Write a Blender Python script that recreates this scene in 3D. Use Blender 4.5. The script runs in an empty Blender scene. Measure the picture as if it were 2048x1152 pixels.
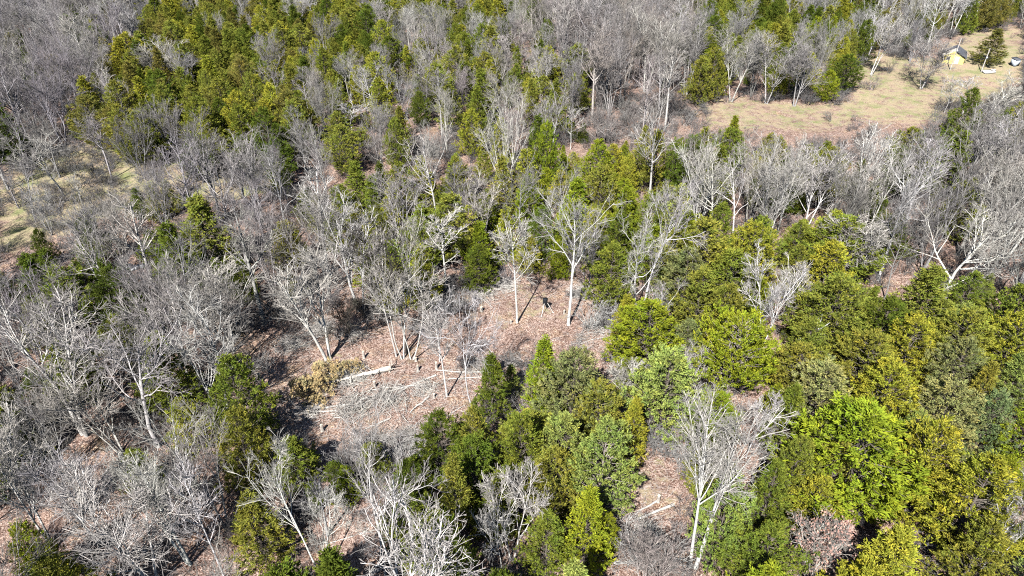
import bpy, math, random
import numpy as np
from mathutils import Vector

# ------------------------------------------------------------------ camera, sky, sun, exposure
scene = bpy.context.scene
PITCH = math.radians(34.0)          # below the horizon
CAM_H = 52.0
FPX = 1400.0                        # focal length in pixels of the 2048 px wide photograph
cam_data = bpy.data.cameras.new("camera")
cam_data.sensor_width = 36.0
cam_data.lens = FPX / 2048 * 36.0
cam_data.clip_start = 0.5
cam_data.clip_end = 8000
cam = bpy.data.objects.new("camera", cam_data)
cam.location = (0, 0, CAM_H)
cam.rotation_euler = (math.pi / 2 - PITCH, 0, 0)
scene.collection.objects.link(cam)
scene.camera = cam

SUN_EL, SHADOW_AZ = math.radians(47), math.radians(69)   # shadows run away from the camera, a little to the right
world = bpy.data.worlds.new("World")
scene.world = world
world.use_nodes = True
wn = world.node_tree
sky = wn.nodes.new("ShaderNodeTexSky")
sky.sky_type = 'NISHITA'
sky.sun_disc = False
sky.dust_density = 0.4
sky.sun_elevation = SUN_EL
sky.sun_rotation = math.radians(270) - SHADOW_AZ
wn.links.new(sky.outputs[0], wn.nodes["Background"].inputs[0])
wn.nodes["Background"].inputs[1].default_value = 0.05
sun_data = bpy.data.lights.new("sun", 'SUN')
sun_data.energy = 5.0
sun_data.angle = math.radians(0.5)
sun_data.color = (1.0, 0.97, 0.925)
sun = bpy.data.objects.new("sun", sun_data)
travel = Vector((math.cos(SHADOW_AZ) * math.cos(SUN_EL), math.sin(SHADOW_AZ) * math.cos(SUN_EL), -math.sin(SUN_EL)))
sun.rotation_euler = travel.to_track_quat('-Z', 'Y').to_euler()
scene.collection.objects.link(sun)

scene.view_settings.view_transform = 'Standard'
scene.view_settings.look = 'None'
scene.view_settings.gamma = 1.0
scene.view_settings.use_curve_mapping = False
scene.view_settings.exposure = 1.35
scene.cycles.use_denoising = False
scene.cycles.pixel_filter_type = 'BLACKMAN_HARRIS'
scene.cycles.filter_width = 1.1
scene.cycles.max_bounces = 4
scene.cycles.diffuse_bounces = 0
scene.cycles.glossy_bounces = 1
scene.cycles.transmission_bounces = 2
scene.cycles.sample_clamp_indirect = 4

R = np.random.default_rng(7)
C = scene.collection
UP = np.array([0., 0., 1.])
CAM = np.array([0., 0., CAM_H])
FWD = np.array([0., math.cos(PITCH), -math.sin(PITCH)])
CUP = np.array([0., math.sin(PITCH), math.cos(PITCH)])


# ------------------------------------------------------------------ pixel <-> ground
def terrain(x, y):
    z = 0.55 * np.sin(x * 0.043 + 1.1) * np.cos(y * 0.037 - 0.4) + 0.28 * np.sin(x * 0.11 + y * 0.07) + 0.16 * np.sin(y * 0.17 - x * 0.05 + 2)
    far = np.clip((np.hypot(x, y) - 420) / 1200, 0, 1)
    return z + far * far * 70


def ground_at(px, py, h=0.0):
    """the ground point under a thing of height h whose top is seen at this pixel of the photograph"""
    d = FWD + (px - 1024) / FPX * np.array([1., 0, 0]) - (py - 576) / FPX * CUP
    z = 0.0
    for _ in range(5):
        p = CAM + d * ((z + h - CAM_H) / d[2])
        z = float(terrain(p[0], p[1]))
    return np.array([p[0], p[1], z])


def project(P):
    P = np.asarray(P, float) - CAM
    d = P @ FWD
    d = np.where(d < 1, 1, d)
    return 1024 + FPX * P[..., 0] / d, 576 - FPX * (P @ CUP) / d, FPX / d


def in_poly(poly, x, y):
    c = False
    j = len(poly) - 1
    for i in range(len(poly)):
        xi, yi = poly[i]
        xj, yj = poly[j]
        if (yi > y) != (yj > y) and x < (xj - xi) * (y - yi) / (yj - yi) + xi:
            c = not c
        j = i
    return c


# ------------------------------------------------------------------ mesh helpers
def make_mesh(name, V, F, mats, fmat=None, colors=None, smooth=False):
    """V (n,3), F (m,k) with k = 3 or 4"""
    V = np.ascontiguousarray(V, np.float32)
    F = np.ascontiguousarray(F, np.int32)
    me = bpy.data.meshes.new(name)
    me.vertices.add(len(V))
    me.vertices.foreach_set("co", V.ravel())
    k = F.shape[1]
    me.loops.add(F.size)
    me.loops.foreach_set("vertex_index", F.ravel())
    me.polygons.add(len(F))
    me.polygons.foreach_set("loop_start", np.arange(len(F), dtype=np.int32) * k)
    if fmat is not None:
        me.polygons.foreach_set("material_index", np.asarray(fmat, np.int32))
    if smooth:
        me.polygons.foreach_set("use_smooth", np.ones(len(F), bool))
    for m in mats:
        me.materials.append(m)
    if colors is not None:
        at = me.attributes.new("shade", 'FLOAT', 'POINT')
        at.data.foreach_set("value", np.asarray(colors, np.float32))
    me.update(calc_edges=True)
    return me


def unit(v):
    return v / (np.linalg.norm(v, axis=-1, keepdims=True) + 1e-9)


def tubes(P, rad, k):
    """P (N,n,3) polylines, rad (N,n): closed-ended tubes of k sides -> V, F (quads)"""
    N, n = rad.shape
    T = unit(np.gradient(P, axis=1))
    ref = np.where(np.abs(T[:, :1, 2:3]) > .9, np.array([1., 0, 0]), UP)
    A = unit(np.cross(T, np.broadcast_to(ref, T.shape)))
    B = np.cross(T, A)
    ang = np.arange(k) * 2 * math.pi / k
    ring = A[:, :, None] * np.cos(ang)[None, None, :, None] + B[:, :, None] * np.sin(ang)[None, None, :, None]
    V = P[:, :, None] + ring * rad[:, :, None, None]
    base = (np.arange(N) * n * k)[:, None, None] + (np.arange(n - 1) * k)[None, :, None]
    a = np.arange(k)[None, None]
    b = (a + 1) % k
    F = np.stack([base + a, base + b, base + k + b, base + k + a], -1).reshape(-1, 4)
    return V.reshape(-1, 3), F


class Bag:
    def __init__(self):
        self.V, self.F, self.M, self.n = [], [], [], 0

    def add(self, V, F, m=0):
        self.V.append(V)
        self.F.append(F + self.n)
        self.M.append(np.full(len(F), m))
        self.n += len(V)

    def tube(self, pts, rads, k=6, m=0):
        self.add(*tubes(np.asarray(pts, float)[None], np.asarray(rads, float)[None], k), m)

    def box(self, c, s, m=0, rz=0.0, tilt=(0, 0)):
        x, y, z = np.asarray(s) / 2
        V = np.array([[i, j, k] for i in (-x, x) for j in (-y, y) for k in (-z, z)])
        V[:, 2] += V[:, 0] * tilt[0] + V[:, 1] * tilt[1]
        cs, sn = math.cos(rz), math.sin(rz)
        V = np.stack([V[:, 0] * cs - V[:, 1] * sn, V[:, 0] * sn + V[:, 1] * cs, V[:, 2]], 1) + np.asarray(c)
        F = np.array([[0, 1, 3, 2], [4, 6, 7, 5], [0, 4, 5, 1], [2, 3, 7, 6], [0, 2, 6, 4], [1, 5, 7, 3]])
        self.add(V, F, m)

    def quad(self, pts, m=0):
        self.add(np.asarray(pts, float), np.array([[0, 1, 2, 3]]), m)

    def mesh(self, name, mats, smooth=False):
        return make_mesh(name, np.concatenate(self.V), np.concatenate(self.F), mats, np.concatenate(self.M), smooth=smooth)


def link(name, data, parent=None, tint=None):
    o = bpy.data.objects.new(name, data)
    C.objects.link(o)
    if parent:
        o.parent = parent
    if tint is not None:
        o["tint"] = [float(t) for t in tint]
    return o


def thing(name, label, cat, loc, rz=0.0, group=None):
    o = bpy.data.objects.new(name, None)
    o.empty_display_size = 0.3
    C.objects.link(o)
    o.location = [float(v) for v in loc]
    o.rotation_euler = (0, 0, rz)
    tag(o, label, cat, group)
    return o


def tag(o, label, cat=None, group=None, kind=None):
    o["label"] = label
    if cat:
        o["category"] = cat
    if group:
        o["group"] = group
    if kind:
        o["kind"] = kind
    return o


# ------------------------------------------------------------------ materials
def new_mat(name):
    m = bpy.data.materials.new(name)
    m.use_nodes = True
    nt = m.node_tree
    for n in list(nt.nodes):
        nt.nodes.remove(n)
    out = nt.nodes.new("ShaderNodeOutputMaterial")
    return m, nt, out


def node(nt, typ, **kw):
    n = nt.nodes.new(typ)
    for k, v in kw.items():
        if hasattr(n, k):
            setattr(n, k, v)
    return n


def mixc(nt, fac, a, b, mode='MIX'):
    n = nt.nodes.new("ShaderNodeMix")
    n.data_type = 'RGBA'
    n.blend_type = mode
    for s, v in ((n.inputs[0], fac), (n.inputs[6], a), (n.inputs[7], b)):
        if isinstance(v, bpy.types.NodeSocket):
            nt.links.new(v, s)
        elif isinstance(v, (int, float)):
            s.default_value = v
        else:
            s.default_value = (*v, 1)
    return n.outputs[2]


def ramp(nt, fac, stops, interp='LINEAR'):
    n = nt.nodes.new("ShaderNodeValToRGB")
    n.color_ramp.interpolation = interp
    e = n.color_ramp.elements
    while len(e) < len(stops):
        e.new(0.5)
    for i, (p, c) in enumerate(stops):
        e[i].position = p
        e[i].color = (*c, 1) if len(c) == 3 else c
    nt.links.new(fac, n.inputs[0])
    return n.outputs[0]


def noise(nt, vec, scale, detail=4, rough=0.6):
    n = nt.nodes.new("ShaderNodeTexNoise")
    n.inputs["Scale"].default_value = scale
    n.inputs["Detail"].default_value = detail
    n.inputs["Roughness"].default_value = rough
    if vec is not None:
        nt.links.new(vec, n.inputs["Vector"])
    return n.outputs["Fac"]


def coords(nt, which="Object"):
    return nt.nodes.new("ShaderNodeTexCoord").outputs[which]


def tint_node(nt):
    a = nt.nodes.new("ShaderNodeAttribute")
    a.attribute_type = 'INSTANCER'
    a.attribute_name = "tint"
    return a.outputs["Color"]


def bark_material(name, lo, hi, sc=3.0, lichen=0.25):
    m, nt, out = new_mat(name)
    co = coords(nt)
    f = noise(nt, co, sc, 5, 0.7)
    col = ramp(nt, f, [(0.28, (lo,) * 3), (0.62, (hi,) * 3)])
    l = noise(nt, co, 0.9, 3)
    lm = ramp(nt, l, [(0.5, (0, 0, 0)), (0.7, (lichen,) * 3)])
    col = mixc(nt, 1.0, col, tint_node(nt), 'MULTIPLY')
    col = mixc(nt, lm, col, (0.36, 0.37, 0.27))
    p = node(nt, "ShaderNodeBsdfDiffuse")
    nt.links.new(col, p.inputs["Color"])
    bp = node(nt, "ShaderNodeBump")
    bp.inputs["Strength"].default_value = 0.5
    bp.inputs["Distance"].default_value = 0.05
    nt.links.new(noise(nt, co, 9, 3), bp.inputs["Height"])
    nt.links.new(bp.outputs[0], p.inputs["Normal"])
    nt.links.new(p.outputs[0], out.inputs[0])
    return m


M_BARK = bark_material("pale_bark", 0.5, 1.14, 2.2)
M_TWIG = bark_material("twig_bark", 0.40, 0.78, 1.2, 0.15)


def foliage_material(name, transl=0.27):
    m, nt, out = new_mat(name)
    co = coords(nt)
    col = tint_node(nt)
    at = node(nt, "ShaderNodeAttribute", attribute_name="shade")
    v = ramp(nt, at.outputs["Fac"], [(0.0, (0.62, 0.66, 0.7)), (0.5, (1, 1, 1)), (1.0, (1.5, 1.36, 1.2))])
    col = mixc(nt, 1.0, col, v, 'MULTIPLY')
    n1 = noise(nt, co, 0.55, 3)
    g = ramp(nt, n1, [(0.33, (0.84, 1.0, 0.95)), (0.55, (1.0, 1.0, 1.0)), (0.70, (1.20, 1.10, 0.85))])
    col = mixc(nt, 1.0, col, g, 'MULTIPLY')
    d = node(nt, "ShaderNodeBsdfDiffuse")
    nt.links.new(col, d.inputs["Color"])
    t = node(nt, "ShaderNodeBsdfTranslucent")
    nt.links.new(col, t.inputs["Color"])
    mx = node(nt, "ShaderNodeMixShader")
    mx.inputs[0].default_value = transl
    nt.links.new(d.outputs[0], mx.inputs[1])
    nt.links.new(t.outputs[0], mx.inputs[2])
    nt.links.new(mx.outputs[0], out.inputs[0])
    return m


M_FOL = foliage_material("cedar_foliage")


def plain_material(name, col, rough=0.85, var=0.25, sc=4.0, bump=0.0):
    m, nt, out = new_mat(name)
    co = coords(nt)
    f = noise(nt, co, sc, 5, 0.65)
    a = tuple(c * (1 - var) for c in col)
    b = tuple(min(c * (1 + var), 0.95) for c in col)
    p = node(nt, "ShaderNodeBsdfPrincipled")
    p.inputs["Roughness"].default_value = rough
    p.inputs["Specular IOR Level"].default_value = 0.25
    nt.links.new(ramp(nt, f, [(0.3, a), (0.7, b)]), p.inputs["Base Color"])
    if bump:
        bp = node(nt, "ShaderNodeBump")
        bp.inputs["Strength"].default_value = bump
        nt.links.new(noise(nt, co, sc * 4, 3), bp.inputs["Height"])
        nt.links.new(bp.outputs[0], p.inputs["Normal"])
    nt.links.new(p.outputs[0], out.inputs[0])
    return m


M_CUT = plain_material("cut_wood", (0.55, 0.46, 0.34), var=0.15)
M_BLACK = plain_material("black_plastic", (0.012, 0.014, 0.018), 0.45, 0.2)
M_STEEL = plain_material("galvanised_steel", (0.55, 0.52, 0.48), 0.6, 0.15)
M_YELLOW = plain_material("yellow_paint", (0.70, 0.58, 0.17), 0.8, 0.12)
M_CREAM = plain_material("faded_boards", (0.62, 0.58, 0.5), 0.9, 0.25)
M_SHINGLE = plain_material("grey_shingle", (0.075, 0.078, 0.09), 0.9, 0.35, 2.0, 0.3)
M_DARK = plain_material("dark_opening", (0.02, 0.02, 0.022), 0.9, 0.2)
M_GLASS = plain_material("window_glass", (0.03, 0.035, 0.04), 0.15, 0.1)
M_CONC = plain_material("weathered_concrete", (0.52, 0.49, 0.45), 0.9, 0.2)
M_TIN = plain_material("blue_grey_tin", (0.50, 0.55, 0.60), 0.55, 0.2)
M_POLE = plain_material("grey_pole_wood", (0.42, 0.39, 0.36), 0.9, 0.2)
M_STONE = plain_material("creek_stone", (0.40, 0.41, 0.43), 0.9, 0.25)


# ------------------------------------------------------------------ the ground
CLEARING = [(495, 720), (560, 672), (640, 640), (700, 618), (760, 632), (860, 622), (940, 604), (1030, 575), (1075, 552), (1130, 580), (1185, 640), (1228, 690),
            (1215, 735), (1130, 705), (1085, 680), (1040, 720), (985, 705), (940, 790), (900, 830), (850, 872), (760, 892), (690, 862), (640, 882), (570, 830), (510, 770)]
SMALL_CLEARING = [(1240, 968), (1288, 925), (1335, 945), (1352, 1010), (1340, 1046), (1262, 1056), (1238, 1030)]
FIELD_LEFT = [(60, 335), (180, 302), (265, 312), (280, 372), (190, 402), (80, 402)]
FIELD_EDGE = [(0, 432), (62, 436), (72, 478), (0, 498)]
FIELD_STRIP = [(1392, 203), (1560, 206), (1690, 212), (1704, 256), (1560, 252), (1430, 246)]
FIELD_BEND = [(1700, 150), (1755, 108), (1830, 128), (1880, 180), (1866, 245), (1730, 235)]
FIELD_HOUSE = [(1850, 95), (1930, 70), (2048, 58), (2048, 172), (1880, 185)]
KEEP = [CLEARING, SMALL_CLEARING, FIELD_STRIP, FIELD_BEND, FIELD_HOUSE, FIELD_EDGE]
SOFT = [([(560, 335), (700, 288), (900, 278), (1080, 272), (1200, 245), (1390, 208), (1390, 244), (1210, 290), (1090, 312), (900, 320), (700, 336), (570, 370)], .06),
        (FIELD_LEFT, .06), ([(280, 330), (480, 330), (560, 340), (560, 366), (400, 375), (290, 385)], .12)]
# grass cover: (polygon, greenness)
GRASS = [([(0, 290), (190, 290), (300, 300), (420, 330), (560, 330), (570, 380), (380, 410), (230, 420), (70, 490), (0, 510)], 0.75),
         ([(1690, 130), (1760, 100), (1850, 120), (1930, 60), (2048, 50), (2048, 240), (1760, 250), (1690, 230)], 0.5),
         ([(1385, 195), (1700, 205), (1700, 262), (1420, 262)], 0.42),
         ([(1900, 105), (2048, 100), (2048, 150), (1930, 142)], 1.0),
         ([(560, 740), (700, 650), (760, 660), (720, 700), (640, 740)], 0.18),
         ([(940, 640), (1040, 590), (1075, 560), (1140, 600), (1140, 630), (1040, 650)], 0.3),
         ([(1250, 930), (1300, 900), (1350, 950), (1350, 1050), (1250, 1050)], 0.33)]


def axis(lo, hi, step, far):
    a = list(np.arange(lo, hi + 1e-6, step))
    s = step
    x = hi
    while x < far:
        s *= 1.35
        x += s
        a.append(x)
    s, x, b = step, lo, []
    while x > -far:
        s *= 1.35
        x -= s
        b.append(x)
    return np.array(b[::-1] + a)


gx, gy = axis(-190, 190, 1.25, 4500), axis(26, 262, 1.25, 4500)
GX, GY = np.meshgrid(gx, gy)
GZ = terrain(GX, GY)
GZ = GZ + 0.05 * np.sin(GX * 2.1 + 3 * np.sin(GY * 0.7)) * np.sin(GY * 1.7 + 2 * np.sin(GX * 0.9))
nx, ny = len(gx), len(gy)
V = np.stack([GX, GY, GZ], -1).reshape(-1, 3)
i = np.arange(ny - 1)[:, None] * nx + np.arange(nx - 1)[None]
F = np.stack([i, i + 1, i + nx + 1, i + nx], -1).reshape(-1, 4)


def poly_mask(poly, X, Y):
    c = np.zeros(X.shape, bool)
    j = len(poly) - 1
    for k in range(len(poly)):
        xi, yi = poly[k]
        xj, yj = poly[j]
        if yi != yj:
            c ^= ((yi > Y) != (yj > Y)) & (X < (xj - xi) * (Y - yi) / (yj - yi) + xi)
        j = k
    return c


PX, PY, _ = project(V)
grass = np.zeros(len(V))
front = V[:, 1] > 5
for poly, g in GRASS:
    mk = poly_mask(poly, PX + 8 * np.sin(V[:, 0] * .5) + 6 * np.sin(V[:, 1] * .8), PY + 4 * np.sin(V[:, 0] * .9)) & front
    grass[mk] = np.maximum(grass[mk], g)
gr = grass.reshape(ny, nx)
for _ in range(3):
    q = np.pad(gr, 1, mode='edge')
    gr = (q[1:-1, 1:-1] * 2 + q[:-2, 1:-1] + q[2:, 1:-1] + q[1:-1, :-2] + q[1:-1, 2:]) / 6
m, nt, out = new_mat("leaf_litter_and_grass")
co = coords(nt)
vor = node(nt, "ShaderNodeTexVoronoi")
vor.inputs["Scale"].default_value = 11.0
nt.links.new(co, vor.inputs["Vector"])
sep = node(nt, "ShaderNodeSeparateColor")
nt.links.new(vor.outputs["Color"], sep.inputs[0])
leaf = ramp(nt, sep.outputs[0], [(0.0, (0.06, 0.036, 0.028)), (0.2, (0.135, 0.085, 0.068)), (0.45, (0.215, 0.148, 0.122)), (0.72, (0.30, 0.218, 0.185)), (0.93, (0.45, 0.365, 0.32))])
big = noise(nt, co, 0.22, 5, 0.65)
leaf = mixc(nt, 1.0, leaf, ramp(nt, big, [(0.3, (0.72, 0.68, 0.66)), (0.5, (1, 1, 1)), (0.7, (1.12, 1.12, 1.04))]), 'MULTIPLY')
mid = noise(nt, co, 1.6, 4, 0.7)
leaf = mixc(nt, 1.0, leaf, ramp(nt, mid, [(0.3, (0.62, 0.6, 0.6)), (0.6, (1.15, 1.12, 1.1))]), 'MULTIPLY')
drift = noise(nt, co, 0.35, 6, 0.75)
leaf = mixc(nt, ramp(nt, drift, [(0.52, (0, 0, 0)), (0.68, (0.75, 0.75, 0.75))]), leaf, mixc(nt, 1.0, leaf, (1.25, 1.22, 0.98), 'MULTIPLY'))
soil = noise(nt, co, 0.75, 6, 0.8)
leaf = mixc(nt, ramp(nt, soil, [(0.30, (0.8, 0.8, 0.8)), (0.44, (0, 0, 0))]), leaf, (0.085, 0.062, 0.05))
moss = noise(nt, co, 0.13, 5, 0.7)
leaf = mixc(nt, ramp(nt, moss, [(0.58, (0, 0, 0)), (0.72, (0.5, 0.5, 0.5))]), leaf, (0.16, 0.15, 0.06))
gat = node(nt, "ShaderNodeAttribute", attribute_name="shade")
gcol_n = noise(nt, co, 0.20, 6, 0.72)
gfine = noise(nt, co, 5.0, 3, 0.75)
gcol = ramp(nt, gcol_n, [(0.34, (0.31, 0.235, 0.175)), (0.50, (0.30, 0.26, 0.165)), (0.62, (0.18, 0.20, 0.09)), (0.72, (0.27, 0.24, 0.15))])
gcol = mixc(nt, 1.0, gcol, ramp(nt, gfine, [(0.3, (0.6, 0.6, 0.6)), (0.65, (1.25, 1.22, 1.2))]), 'MULTIPLY')
gm = node(nt, "ShaderNodeMath", operation='ADD')
nt.links.new(gat.outputs["Fac"], gm.inputs[0])
gs = node(nt, "ShaderNodeMath", operation='MULTIPLY_ADD')
nt.links.new(noise(nt, co, 0.5, 5, 0.7), gs.inputs[0])
gs.inputs[1].default_value = 1.9
gs.inputs[2].default_value = -0.98
nt.links.new(gs.outputs[0], gm.inputs[1])
fac = ramp(nt, gm.outputs[0], [(0.22, (0, 0, 0)), (0.5, (1, 1, 1))])
col = mixc(nt, fac, leaf, gcol)
p = node(nt, "ShaderNodeBsdfDiffuse")
nt.links.new(col, p.inputs["Color"])
bp = node(nt, "ShaderNodeBump")
bp.inputs["Strength"].default_value = 0.9
bp.inputs["Distance"].default_value = 0.12
nt.links.new(noise(nt, co, 4.5, 4, 0.75), bp.inputs["Height"])
nt.links.new(bp.outputs[0], p.inputs["Normal"])
nt.links.new(p.outputs[0], out.inputs[0])
ground = link("ground", make_mesh("ground", V, F, [m], colors=gr.ravel(), smooth=True))
tag(ground, "forest floor of pinkish brown leaf litter with tan grassy openings", kind="structure")


# ------------------------------------------------------------------ bare trees
def grow(rng, P0, D0, L, n, crook, trop):
    """polylines from P0 along D0 (N,3) with length L (N,)"""
    N = len(P0)
    pts = [P0]
    d = D0.copy()
    for s in range(n):
        d = unit(d + rng.normal(0, crook, (N, 3)) + UP * trop)
        pts.append(pts[-1] + d * (L / n)[:, None])
    return np.stack(pts, 1)


def sample_line(P, idx, t):
    n = P.shape[1] - 1
    f = np.clip(t * n, 0, n - 1e-4)
    k = f.astype(int)
    w = (f - k)[:, None]
    a, b = P[idx, k], P[idx, k + 1]
    return a * (1 - w) + b * w, unit(b - a)


def children(rng, P, rad, L, per, tmin, ang, lenf, tmax=1.0, phi0=None):
    """per: children per parent (array of ints)"""
    idx = np.repeat(np.arange(len(P)), per)
    N = len(idx)
    t = tmin + (tmax - tmin) * rng.random(N) ** 0.85
    pos, tan = sample_line(P, idx, t)
    n = rad.shape[1] - 1
    r = rad[idx, np.clip((t * n).round().astype(int), 0, n)]
    q = rng.normal(0, 1, (N, 3))
    q = unit(q - (q * tan).sum(1, keepdims=True) * tan)
    a = rng.uniform(ang[0], ang[1], N)[:, None]
    d = unit(tan * np.cos(a) + q * np.sin(a))
    ln = L[idx] * lenf * rng.uniform(0.6, 1.25, N) * (1.15 - 0.55 * t)
    return pos, d, ln, r, idx, t


FORMS = {
    # bole: clear trunk fraction; limbs: count; la: limb angle; ll: limb length / height; crook; top: trunk length / height
    'fan':      dict(stems=3, spread=.16, bole=.14, limbs=8, la=(.30, .62), ll=.50, crook=.06, trop=.05, top=.86),
    'forked':   dict(stems=2, spread=.20, bole=.26, limbs=8, la=(.45, .85), ll=.44, crook=.11, trop=.05, top=.88),
    'slender':  dict(stems=1, spread=.03, bole=.42, limbs=11, la=(.40, .80), ll=.30, crook=.035, trop=.04, top=.93),
    'spreading': dict(stems=1, spread=.05, bole=.24, limbs=12, la=(.60, 1.10), ll=.52, crook=.13, trop=.045, top=.84),
    'many-stemmed': dict(stems=5, spread=.26, bole=.20, limbs=6, la=(.35, .75), ll=.38, crook=.08, trop=.05, top=.86),
    'crooked':  dict(stems=1, spread=.12, bole=.24, limbs=10, la=(.6, 1.2), ll=.48, crook=.20, trop=.05, top=.84),
    'upright':  dict(stems=2, spread=.10, bole=.25, limbs=10, la=(.28, .60), ll=.44, crook=.05, trop=.06, top=.92),
    'stout':    dict(stems=1, spread=.03, bole=.34, limbs=10, la=(.55, 1.05), ll=.46, crook=.11, trop=.05, top=.86),
}


def bare_tree_meshes(seed, form, H=16.0, dens=1.0, rt=None, name="bare", lean=(0, 0)):
    rng = np.random.default_rng(seed)
    f = FORMS[form]
    S = f['stems']
    rt = rt or H * 0.0135
    r0 = rt / (S ** 0.35)
    phi = rng.uniform(0, 6.28) + np.arange(S) * 6.283 / S + rng.normal(0, .3, S)
    sp = f['spread'] * rng.uniform(.6, 1.3, S)
    base = np.stack([np.cos(phi) * rt * .9, np.sin(phi) * rt * .9, np.full(S, -0.25)], 1) * (1 if S > 1 else np.array([0, 0, 1]))
    D = unit(np.stack([np.cos(phi) * sp + lean[0], np.sin(phi) * sp + lean[1], np.ones(S)], 1))
    L0 = H * f['top'] * rng.uniform(.82, 1.0, S)
    L0[0] = H * f['top']
    n0 = 12
    P0 = grow(rng, base, D, L0, n0, f['crook'] * .45, .015)
    tt = np.linspace(0, 1, n0 + 1)
    rr = r0 * (1 - tt * .86) ** 0.9
    rr[0] *= 1.35
    R0 = rr[None] * rng.uniform(.75, 1.05, S)[:, None]
    trunk, crown = Bag(), Bag()
    trunk.add(*tubes(P0, R0, 9))
    # limbs
    per = np.full(S, max(3, int(f['limbs'])))
    pos, d, ln, r, idx, t = children(rng, P0, R0, np.full(S, H), per, f['bole'], f['la'], f['ll'], .96)
    P1 = grow(rng, pos, d, ln, 8, f['crook'], f['trop'] * 1.6)
    R1 = np.maximum((r * rng.uniform(.5, .8, len(r)))[:, None] * (1 - np.linspace(0, 1, 9) * .78)[None], .028)
    trunk.add(*tubes(P1, R1, 6))
    # the stem tips and limbs all carry branches
    def level(P, Rr, L, m, tmin, ang, lf, n, k, crook, trop, rmin, rmax):
        pr = np.maximum(1, rng.poisson(m * dens, len(P)))
        pos, d, ln, r, idx, t = children(rng, P, Rr, L, pr, tmin, ang, lf)
        PP = grow(rng, pos, d, ln, n, crook, trop)
        rs = np.minimum(r * .7, rmax)
        RR = np.maximum(rs[:, None] * (1 - np.linspace(0, 1, n + 1) * .7)[None], rmin)
        V, F = tubes(PP, RR, k)
        return PP, RR, ln, V, F
    ck = f['crook']
    P2, R2, L2, V2, F2 = level(P1, R1, ln, 7, .22, (.45, .95), .46, 4, 4, ck * 1.25, .05, .024, .085)
    crown.add(V2, F2, 0)
    top = P0[:, n0 // 2:]
    P2b, R2b, L2b, V2b, F2b = level(top, R0[:, n0 // 2:], np.full(S, H * .32), 7, .1, (.4, .9), .6, 4, 4, ck * 1.25, .05, .024, .085)
    crown.add(V2b, F2b, 0)
    P2, R2, L2 = np.concatenate([P2, P2b]), np.concatenate([R2, R2b]), np.concatenate([L2, L2b])
    P3, R3, L3, V3, F3 = level(P2, R2, L2, 5.6, .12, (.4, .95), .56, 2, 3, .18, .05, .0145, .034)
    crown.add(V3, F3, 1)
    P4, R4, L4, V4, F4 = level(P3, R3, L3, 2.2, .2, (.35, .9), .60, 1, 3, .2, .04, .0095, .016)
    crown.add(V4, F4, 1)
    Vc = np.concatenate(crown.V)
    return (trunk.mesh(name + "_trunk", [M_BARK], True), crown.mesh(name + "_crown", [M_BARK, M_TWIG]),
            float(np.percentile(Vc[:, 2], 99.7)), float(np.percentile(np.abs(Vc[:, :2]).max(1), 97)), (P3, P2))


BT = {'pale': (.45, .435, .415), 'white': (.58, .57, .55), 'grey': (.335, .325, .318), 'pink': (.365, .33, .318), 'violet': (.315, .298, .31), 'dark': (.07, .062, .058)}

PROTO = []     # (form, trunk mesh, crown mesh, height, half spread)
for s, fm in enumerate(['fan', 'forked', 'slender', 'spreading', 'many-stemmed', 'crooked', 'upright', 'stout', 'fan', 'slender', 'upright', 'spreading', 'forked', 'many-stemmed']):
    a, b, h, w, _ = bare_tree_meshes(100 + s, fm, 16.0, .98, name="bare_tree_%02d" % s)
    PROTO.append((fm, a, b, h, w))


# ------------------------------------------------------------------ cedars
def blades(rng, pos, d, L, W, lift=0.25):
    """one diamond quad per row, bent a little"""
    N = len(pos)
    q = rng.normal(0, 1, (N, 3))
    side = unit(np.cross(d, q))
    nrm = np.cross(side, d)
    mid = pos + d * (L * .5)[:, None] + nrm * (L * .10)[:, None]
    V = np.stack([pos, mid + side * (W * .5)[:, None], pos + d * L[:, None], mid - side * (W * .5)[:, None]], 1).reshape(-1, 3)
    F = np.arange(4 * N).reshape(N, 4)
    return V, F


CFORMS = {
    'conical': (lambda t: (1 - t) ** .85 * np.minimum(1, t / .14 + .35), 4.4, 10., .08),
    'oval': (lambda t: np.sin(math.pi * np.clip(t * .84 + .15, 0, 1)) ** .9, 5.0, 10., .12),
    'rounded': (lambda t: (1 - t) ** .48 * np.minimum(1, t / .22 + .5), 6.4, 9., .10),
    'ragged': (lambda t: (1 - t) ** .6 * np.minimum(1, t / .2 + .3) * (1 + .3 * np.sin(t * 17)), 5.2, 10., .12),
    'flat-topped': (lambda t: np.clip(np.sin(math.pi * np.clip(t * .75 + .2, 0, 1)), 0, 1) ** .6, 6.6, 9., .40),
}


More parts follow.
